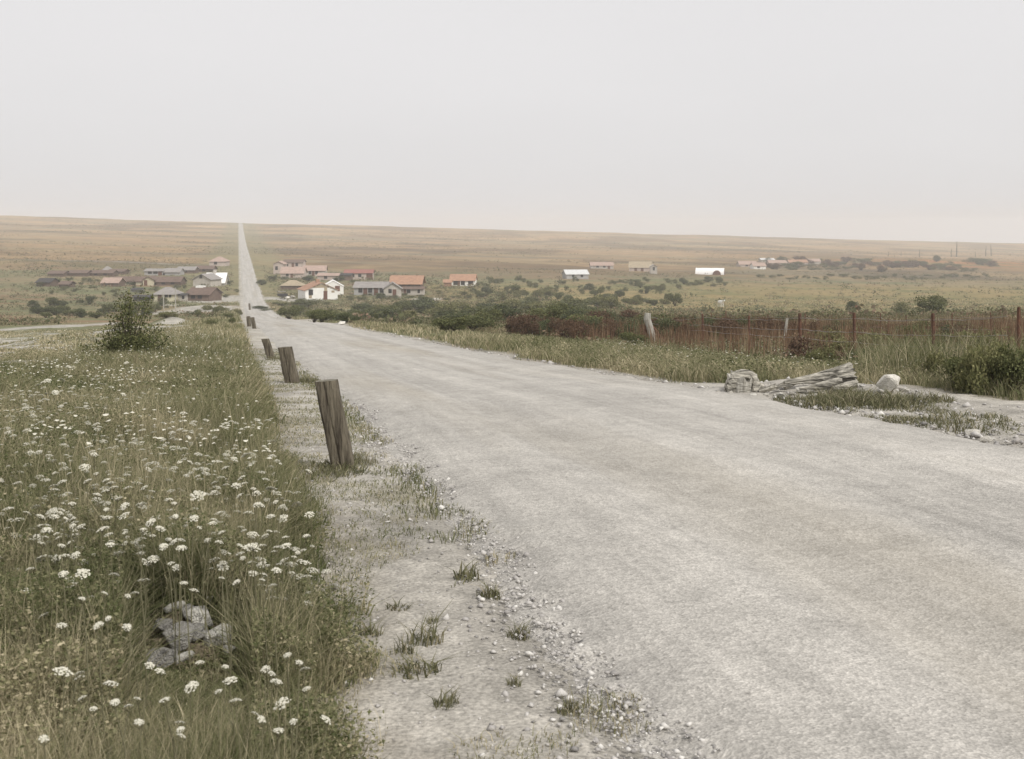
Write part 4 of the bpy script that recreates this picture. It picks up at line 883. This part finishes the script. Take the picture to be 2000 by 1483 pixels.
def slab(P4, th):
    """a roof plane of four corners with thickness th downwards"""
    n = (Vector(P4[1])-Vector(P4[0])).cross(Vector(P4[3])-Vector(P4[0])).normalized()
    if n.z < 0: n = -n
    V = [Vector(p) for p in P4]+[Vector(p)-n*th for p in P4]
    return V, [(0,1,2,3),(7,6,5,4),(0,4,5,1),(1,5,6,2),(2,6,7,3),(3,7,4,0)]
def join(lst):
    V = []; Fc = []
    for v, f in lst: o = len(V); V += [tuple(q) for q in v]; Fc += [tuple(i+o for i in t) for t in f]
    return V, Fc
def house(name, label, px, py, Lpx, wall, roof, depth, style, wm, rm, yaw=0, wins=(), doors=(), chim=None, group=None, cat='house', over=.35, wmat=None):
    """front face centred at px; Lpx wide, walls `wall` px high, roof `roof` px; wins/doors: (position 0..1, width m, height m[, sill m])"""
    p = G(px, py); k = p.y/F; L = Lpx*k; H = wall*k; RH = roof*k; D = depth
    r = empty(name, p, label, cat, group, R(yaw)); h = L/2
    if style == 'side':     # ridge parallel to the front
        V, Fc = boxv(-h, h, 0, D, -1.5, H); V += [(-h, D/2, H+RH), (h, D/2, H+RH)]; Fc = [f for f in Fc if f != (4,5,6,7)]+[(4,8,7), (5,6,9), (4,5,9,8), (7,8,9,6)]
        o_ = over; dz = RH/(D/2)*o_
        rf = join([slab([(-h-o_, -o_, H-dz+.12), (h+o_, -o_, H-dz+.12), (h+o_, D/2, H+RH+.12), (-h-o_, D/2, H+RH+.12)], .1), slab([(-h-o_, D+o_, H-dz+.12), (-h-o_, D/2, H+RH+.12), (h+o_, D/2, H+RH+.12), (h+o_, D+o_, H-dz+.12)], .1)])
    elif style == 'gable':  # gable faces the front
        V, Fc = boxv(-h, h, 0, D, -1.5, H); V += [(0, 0, H+RH), (0, D, H+RH)]; Fc = [f for f in Fc if f != (4,5,6,7)]+[(4,5,8), (6,7,9), (5,6,9,8), (7,4,8,9)]
        o_ = over; dz = RH/h*o_
        rf = join([slab([(-h-o_, -o_, H-dz+.12), (0, -o_, H+RH+.12), (0, D+o_, H+RH+.12), (-h-o_, D+o_, H-dz+.12)], .1), slab([(h+o_, -o_, H-dz+.12), (h+o_, D+o_, H-dz+.12), (0, D+o_, H+RH+.12), (0, -o_, H+RH+.12)], .1)])
    elif style == 'hip':
        V, Fc = boxv(-h, h, 0, D, -1.5, H); q = min(h*.75, D/2); o_ = over
        a = [(-h-o_, -o_, H-.05), (h+o_, -o_, H-.05), (h+o_, D+o_, H-.05), (-h-o_, D+o_, H-.05)]; b = [(-h+q, D/2, H+RH), (h-q, D/2, H+RH)]
        rf = (a+b, [(0,1,5,4), (1,2,5), (2,3,4,5), (3,0,4), (0,3,2,1)])
    elif style == 'arch':   # half round iron hut seen from its long side
        n = 12; V = []; Fc = []
        for e in (-h, h): V += [(e, D/2-math.cos(math.pi*i/n)*D/2, math.sin(math.pi*i/n)*(H+RH)) for i in range(n+1)]
        Fc = [tuple(range(n+1)), tuple(range(2*n+1, n, -1))]; g2 = 1.03
        RV = []; RF = []
        for e in (-h+.05, h-.05): RV += [(e, D/2-math.cos(math.pi*i/n)*D/2*g2, math.sin(math.pi*i/n)*(H+RH)*g2) for i in range(n+1)]
        RV += [(v[0], D/2+(v[1]-D/2)*.985, v[2]*.985) for v in RV]; m_ = n+1
        for i in range(n): RF += [(i, i+1, m_+i+1, m_+i), (2*m_+i+1, 2*m_+i, 3*m_+i, 3*m_+i+1)]
        rf = (RV, RF)
    obj('wall', mesh_from('wall', V, Fc), wm, r); obj('roof', mesh_from('roof', *rf), rm, r)
    for (t, w_, h_, *z) in wins: z0 = z[0] if z else min(1.0, H*.35); c = -h+L*t; box('window', (c-w_/2, c+w_/2, -.05, .1, z0, min(z0+h_, H-.1) if style != 'gable' else z0+h_), wmat or GLS, r)
    for (t, w_, h_) in doors: c = -h+L*t; box('door', (c-w_/2, c+w_/2, -.045, .1, -.4, min(h_, H-.08)), SHU, r)
    if chim: c = -h+L*chim[0]; box('chimney', (c-chim[1]/2, c+chim[1]/2, D*.45, D*.45+chim[1], H*.5, H+RH+chim[2]), chim[3], r)
    return r, p, k
GL = 'huts of the village left of the road'; GR_ = 'houses of the village right of the road'; GF = 'buildings far out on the right'
# right of the road
r, p, k = house('white_house', 'white house with front gable, patched brown panels and orange roof beside the road', 628, 586, 64, 19, 14, 8, 'gable', WH, TIL, 22, wins=[(.17, 1.0, 1.3, 1.1)], doors=[(.62, .9, 2.0)], chim=(.5, .8, .7, TIL), group=GR_, over=.3)
for (x0, x1, z0, z1) in ((-2.9, -2.2, .4, 2.2), (-1.9, 1.7, 2.75, 3.15), (-1.1, .9, 3.15, 3.5), (.6, 1.3, .5, 2.75), (2.3, 3.0, 1.6, 2.1)):
    box('patched_panel', (x0, x1, -.03, .05, z0, z1), TAN, r)
house('white_house', 'plain white gabled house with one brown window, behind the patched white house', 651, 576, 40, 16, 11, 6, 'gable', WH, WHR, 10, wins=[(.70, 1.2, 1.3, .9)], group=GR_, over=.15, wmat=SHU)
house('grey_house', 'long low grey walled house with tan grey roof right of the white houses', 723, 577, 64, 15, 10, 6, 'side', GRY, GRF, -4, wins=[(.2, 1, 1.1), (.5, 1, 1.1), (.85, .9, 1.1)], doors=[(.35, 1, 1.9), (.68, 1, 1.9)], group=GR_)
house('gabled_annex', 'small whitish gable ended annex joined to the long grey house', 767, 581, 34, 17, 11, 6, 'gable', STN, GRF, 6, wins=[(.35, .8, 1.0, 1.0)], doors=[(.6, .9, 1.9)], group=GR_)
house('tiled_house', 'house with broad orange tiled roof and low veranda behind the grey annex', 792, 572, 58, 18, 14, 7, 'side', BRN, TIL, -3, wins=[(.6, 1, 1)], doors=[(.45, 1, 2)], group=GR_, over=.6)
house('veranda_shed', 'low brown lean-to shed in front of the orange tiled house', 806, 577, 40, 12, 3.5, 4, 'side', STN, BRF, -3, wins=[(.3, .9, 1.0), (.8, .6, 1.0)], doors=[(.12, .7, 1.8)], group=GR_)
house('red_roofed_house', 'pale house with low red roof behind the grey house', 700, 546, 54, 12, 6, 7, 'side', PK, RED, 3, wins=[(.3, 1, 1), (.55, 1, 1)], doors=[(.9, 2, 2.2)], group=GR_)
house('dark_shed', 'dark flat shed with pale eave left of the red roofed house', 674, 548, 22, 10, 3, 5, 'side', BRN, DRK, 0, group=GR_, cat='shed')
house('low_house', 'pale pinkish low house above the white gable', 640, 548, 40, 9, 4, 6, 'side', PK, PKR, 0, wins=[(.4, 1, 1)], group=GR_)
house('orange_roofed_house', 'pale walled house with faded orange roof in the middle of the group by the road', 614, 540, 42, 11, 9, 7, 'side', STN, PKR, 4, wins=[(.3, .9, 1.1), (.6, .9, 1.1)], doors=[(.45, .9, 1.9)], group=GR_)
house('orange_roofed_house', 'lower house with pinkish orange roof just left of the pale walled one', 570, 543, 44, 9, 11, 7, 'side', PK, PKR, 0, wins=[(.3, .9, 1.0)], doors=[(.5, .9, 1.8)], group=GR_)
house('ruined_house', 'tall pinkish ruined house end nearest the distant road', 544, 536, 20, 20, 5, 6, 'gable', PK, PKR, 0, wins=[(.3, .9, 1.3, 1.5)], group=GR_, cat='ruin')
house('long_house', 'far brown roofed house behind the orange roofed group', 572, 524, 38, 11, 5, 7, 'side', PK, BRF, 0, wins=[(.2, 1, 1.2), (.7, 1, 1.2)], doors=[(.5, 1, 2)], group=GR_)
house('tan_hut', 'low tan hip roofed hut half hidden by bushes left of the white house', 568, 566, 40, 8, 10, 6, 'hip', BRN, TAN, 0, group=GR_, cat='hut')
house('tiled_cottage', 'cottage with orange tiled roof and white piers with dark openings standing alone', 903, 559, 48, 11, 11, 6, 'side', WH, TIL, -4, wins=[(.22, 1.3, 1.2, .3), (.52, 1.2, 1.2, .3), (.84, 1.5, 1.3, .3)], doors=[(.35, .8, 1.5)], group=GR_)
house('lean_to', 'small orange lean-to at the left end of the lone tiled cottage', 874, 560, 14, 8, 5, 4, 'side', TIL, TIL, 0, group=GR_, cat='shed')
# far right
house('white_hut', 'pale grey hut with light iron roof alone in the scrub of the plain', 1128, 545, 44, 9, 8, 7, 'side', GRY, PALR, 10, wins=[(.3, .9, 1.0), (.7, .9, 1.0)], group=GF, cat='hut')
house('pink_house', 'long faint pink roofed house beyond the pale hut', 1176, 525, 44, 6, 6, 8, 'side', STN, PKR, 0, wins=[(.3, 1.2, 1.3), (.6, 1.2, 1.3)], doors=[(.8, 1.2, 2)], group=GF)
house('ochre_house', 'ochre roofed house left of the ruined gable in the middle of the plain', 1250, 530, 42, 7, 11, 9, 'side', PK, TAN, -8, doors=[(.3, 1.2, 2), (.6, 1.2, 2)], group=GF)
house('ruined_wall', 'pale broken gable wall touching the ochre roofed house', 1277, 535, 13, 14, 4, 3, 'gable', STN, STN, 0, wins=[(.5, .9, 1.4, 1.4)], group=GF, cat='ruin')
r, p, k = house('arched_hut', 'bright white half round iron hut lying across the far pasture', 1386, 537, 56, 0, 12.5, 5.5, 'arch', SHU, WHR, -14, group=GF, cat='hut')
n = 10; rd = 8*k     # arched porch in the long side
pv = [(rd*math.cos(math.pi*i/n)+3.0, -1.2, rd*1.15*math.sin(math.pi*i/n)-.1) for i in range(n+1)]; pv += [(a, 2.2, c) for a, b_, c in pv]
obj('porch', mesh_from('porch', pv, [tuple(range(n+1))]+[(i+1, i, n+1+i, n+2+i) for i in range(n)]), SHU, r)
for a in [(1484, 526, 24, 6, 6, WH, PKR, 'far white walled house with pink roof right of the arched hut'), (1462, 522, 34, 5, 6, PK, PKR, 'faint pink roof between the arched hut and the white walled house'), (1520, 519, 34, 5, 5, PK, PKR, 'faint pink roofed house at the foot of the bank, first of the row'),
          (1560, 518, 36, 5, 5, PK, TIL, 'orange roofed house in the far row'), (1590, 516, 26, 5, 5, STN, PKR, 'pale house closing the far row on the right'), (1500, 512, 26, 4, 3, STN, PALR, 'tiny pale roof behind the far row')]:
    house('distant_house', a[7], a[0], a[1], a[2], a[3], a[4], 9, 'side', a[5], a[6], 0, wins=[(.4, 1.4, 1.2)], group=GF)
# left of the road
house('cream_hut', 'cream boarded hut with grey hip roof, nearest of the left huts', 320, 589, 40, 14, 13, 6, 'hip', CRM, GRF, 0, wins=[(.62, .7, 1.1, .8), (.80, .5, 1.1, .8)], doors=[(.3, .8, 1.7)], group=GL, cat='hut')
house('open_shed', 'small dark framed shed joined to the right side of the cream hut', 352, 588, 16, 11, 2, 3, 'side', STN, DRK, 0, wins=[(.85, .5, 1.0)], group=GL, cat='shed')
house('tarred_shed', 'black tarred low shed left of the cream hut', 279, 588, 36, 7, 3, 4, 'side', DRK, DRK, 0, group=GL, cat='shed')
house('brown_hut', 'hut with red brown roof and dark walls right of the cream hut', 386, 588, 46, 12, 12, 7, 'side', BRN, BRF, -8, wins=[(.3, .9, .9), (.6, .9, .9)], group=GL, chim=(.3, 1.6, .4, WH), cat='hut')
house('grey_house', 'grey stone house with gable and one dark window beside the white roofed one', 394, 560, 38, 14, 10, 6, 'gable', STN, GRF, -14, wins=[(.45, .8, .9, 2.2)], group=GL)
house('white_roofed_house', 'house with a large dazzling white roof and chimney near the road', 419, 558, 36, 5, 18, 9, 'side', STN, WHR, 6, chim=(.4, .8, .9, STN), group=GL)
house('gabled_hut', 'small yellowish gabled hut in front of the long brown barrack', 290, 558, 22, 11, 6, 5, 'gable', CRM, BRF, 0, doors=[(.25, .9, 1.6)], group=GL, cat='hut')
house('barrack', 'long brown roofed barrack behind the cream hut', 328, 558, 46, 7, 9, 6, 'side', BRN, BRF, 0, wins=[(.3, 1, .8), (.7, 1, .8)], group=GL, cat='barrack')
house('barrack', 'long brown roofed barrack left of the yellowish gabled hut', 246, 557, 62, 7, 8, 6, 'side', CRM, BRF, 0, doors=[(.3, 1, 1.5), (.75, 1, 1.5)], group=GL, cat='barrack')
house('pink_hut', 'hut with dull pink roof and dark door at the left of the barracks', 214, 560, 32, 7, 9, 6, 'side', BRN, PKR, 0, doors=[(.55, 1.2, 1.6)], group=GL, cat='hut')
house('slate_hut', 'dark slate coloured hut behind the barracks', 300, 538, 36, 8, 4, 6, 'side', GRY, GRF, 0, wins=[(.3, 1.2, 1), (.6, 1.4, 1)], doors=[(.85, 1.2, 1.6)], group=GL, cat='hut')
house('pale_hut', 'pale roofed hut right of the slate coloured hut', 336, 538, 28, 6, 7, 6, 'side', GRY, GRF, 0, group=GL, cat='hut')
house('blue_grey_hut', 'bluish grey roofed hut behind the white roofed house', 362, 534, 34, 6, 6, 6, 'side', BRN, GRF, 0, wins=[(.5, 1, 1)], group=GL, cat='hut')
house('red_brown_hut', 'red brown hut behind the white roofed house, nearest the road', 398, 532, 34, 6, 6, 6, 'side', BRN, BRF, 0, wins=[(.5, 1, 1)], group=GL, cat='hut')
house('round_roofed_hut', 'rounded grey roof rising above the reddish huts', 204, 534, 18, 2, 11, 6, 'hip', BRN, GRF, 0, group=GL, cat='hut')
house('reddish_hut', 'long reddish hut below the rounded grey roof', 196, 540, 46, 6, 5, 6, 'side', BRN, BRF, 0, wins=[(.3, 1, 1), (.7, 1, 1)], group=GL, cat='hut')
house('reddish_hut', 'reddish hut right of the rounded grey roof', 226, 536, 30, 5, 4, 6, 'side', BRN, BRF, 0, group=GL, cat='hut')
house('reddish_hut', 'dull reddish hut left of the rounded grey roof', 150, 540, 36, 6, 5, 6, 'side', BRN, BRF, 0, group=GL, cat='hut')
house('reddish_hut', 'faint reddish hut near the left edge of the village', 108, 541, 30, 6, 5, 6, 'side', BRN, BRF, 0, group=GL, cat='hut')
house('dark_hut', 'dark roofed hut at the left edge of the village', 84, 560, 26, 8, 7, 6, 'side', BRN, DRK, 0, group=GL, cat='hut')
house('dark_hut', 'small dark hut right of the one at the left edge of the village', 124, 562, 18, 6, 5, 5, 'side', BRN, BRF, 0, group=GL, cat='hut')
house('low_shed', 'low dark roofed shed between the pink hut and the cream hut', 265, 571, 16, 4, 3, 4, 'side', GRY, DRK, 0, group=GL, cat='shed')
house('pink_ruin', 'pale pink building above the white roofed house beside the road', 424, 520, 30, 9, 9, 8, 'hip', PK, PKR, 0, wins=[(.4, 1.2, 1.2)], group=GL)

# ---------------------------------------------------------------- cart and white cow
cp = G(556, 585); cart = empty('farm_cart', cp, 'dark two wheeled cart standing beside the path left of the white house', 'cart')
V, Fc = join([boxv(-1.5, .6, -.6, .6, .75, .85), boxv(-1.5, .6, -.65, -.6, .8, 1.3), boxv(-1.5, .6, .6, .65, .8, 1.3), boxv(-1.55, -1.5, -.6, .6, .8, 1.3)]); obj('cart_bed', mesh_from('bed', V, Fc), DRK, cart)
for s_ in (-.8, .8):
    me = tube([Vector((-.4+.6*math.cos(a), s_, .6+.6*math.sin(a))) for a in np.linspace(0, 2*math.pi, 19)], .05, 5); wv = obj('wheel', me, DRK, cart)
    bm = bmesh.new()
    for i in range(5): a = i*math.pi/5; bm.from_mesh(tube([Vector((-.4-.58*math.cos(a), s_, .6-.58*math.sin(a))), Vector((-.4+.58*math.cos(a), s_, .6+.58*math.sin(a)))], .03, 4))
    m2 = bpy.data.meshes.new('spokes'); bm.to_mesh(m2); bm.free(); obj('spokes', m2, DRK, wv)
for s_ in (-.45, .45): obj('shaft', tube([Vector((.6, s_, .8)), Vector((2.2, s_, .55))], .05, 5), DRK, cart)
obj('canopy', mesh_from('canopy', *boxv(-1.5, .2, -.6, .6, 1.75, 1.82)), GRF, cart)
for s_ in ((-1.45, -.6), (.15, -.6), (-1.45, .6), (.15, .6)): obj('upright', tube([Vector((s_[0], s_[1], .8)), Vector((s_[0], s_[1], 1.75))], .03, 4), DRK, cart)
rock(562, 583, 12, 5, 'low white heap beside the farm cart', CHALKM, 61, 'white heaps beside the cart'); rock(572, 583, 12, 6, 'white heap between the farm cart and the white house', CHALKM, 62, 'white heaps beside the cart')

def cow():
    p = G(1408, 600); r = empty('cow', p, 'white cow with dark ears facing the road in the open pasture', 'cow', None, R(-70))
    J = [((0,0,1.0),.34),((-.55,0,1.02),.33),((.55,0,1.02),.33),((-.8,0,1.05),.26),((.85,0,1.15),.22),((1.1,0,1.35),.16),((1.3,0,1.42),.13),((1.55,0,1.25),.09)]
    V = [j[0] for j in J]; rad = [j[1] for j in J]; E = [(0,1),(0,2),(1,3),(2,4),(4,5),(5,6),(6,7)]
    for (x, y, a) in ((-.65, .2, 1), (-.65, -.2, 1), (.6, .18, 2), (.6, -.18, 2)):
        i = len(V); V += [(x, y, .72), (x-(.08 if a == 1 else -.02), y, .4), (x, y, 0)]; rad += [.14, .07, .06]; E += [(a, i), (i, i+1), (i+1, i+2)]
    i = len(V); V += [(-1.0, 0, .95), (-1.05, 0, .5)]; rad += [.05, .03]; E += [(3, i), (i, i+1)]
    me = bpy.data.meshes.new('body'); me.from_pydata(V, E, []); o = obj('body', me, WH, r)
    md = o.modifiers.new('skin', 'SKIN'); sl = me.skin_vertices[0].data
    for k_, q in enumerate(rad): sl[k_].radius = (q, q)
    sl[0].use_root = True; o.modifiers.new('sub', 'SUBSURF').levels = 1
    obj('ear', tube([Vector((1.28, .1, 1.5)), Vector((1.27, .32, 1.5))], [.05, .03], 5), DRK, r); obj('ear', tube([Vector((1.28, -.1, 1.5)), Vector((1.27, -.32, 1.5))], [.05, .03], 5), DRK, r)
    obj('horn', tube([Vector((1.28, .08, 1.55)), Vector((1.3, .2, 1.7))], [.03, .01], 5), CRM, r); obj('horn', tube([Vector((1.28, -.08, 1.55)), Vector((1.3, -.2, 1.7))], [.03, .01], 5), CRM, r)
cow()

# ---------------------------------------------------------------- haze
hz = box('haze', (-1700, 1700, -60, 3400, -110, 32), None, None)
m = bpy.data.materials.new('haze'); m.use_nodes = True; t = m.node_tree; t.nodes.remove(t.nodes['Principled BSDF'])
pv_ = t.nodes.new('ShaderNodeVolumePrincipled'); pv_.inputs['Color'].default_value = (.96, .95, .95, 1); pv_.inputs['Density'].default_value = .00046; pv_.inputs['Anisotropy'].default_value = 0.0
t.links.new(pv_.outputs[0], t.nodes['Material Output'].inputs['Volume']); hz.data.materials.append(m)
tag(hz, 'pale summer haze lying over the plain', kind='stuff')
print('flowers', nfl)
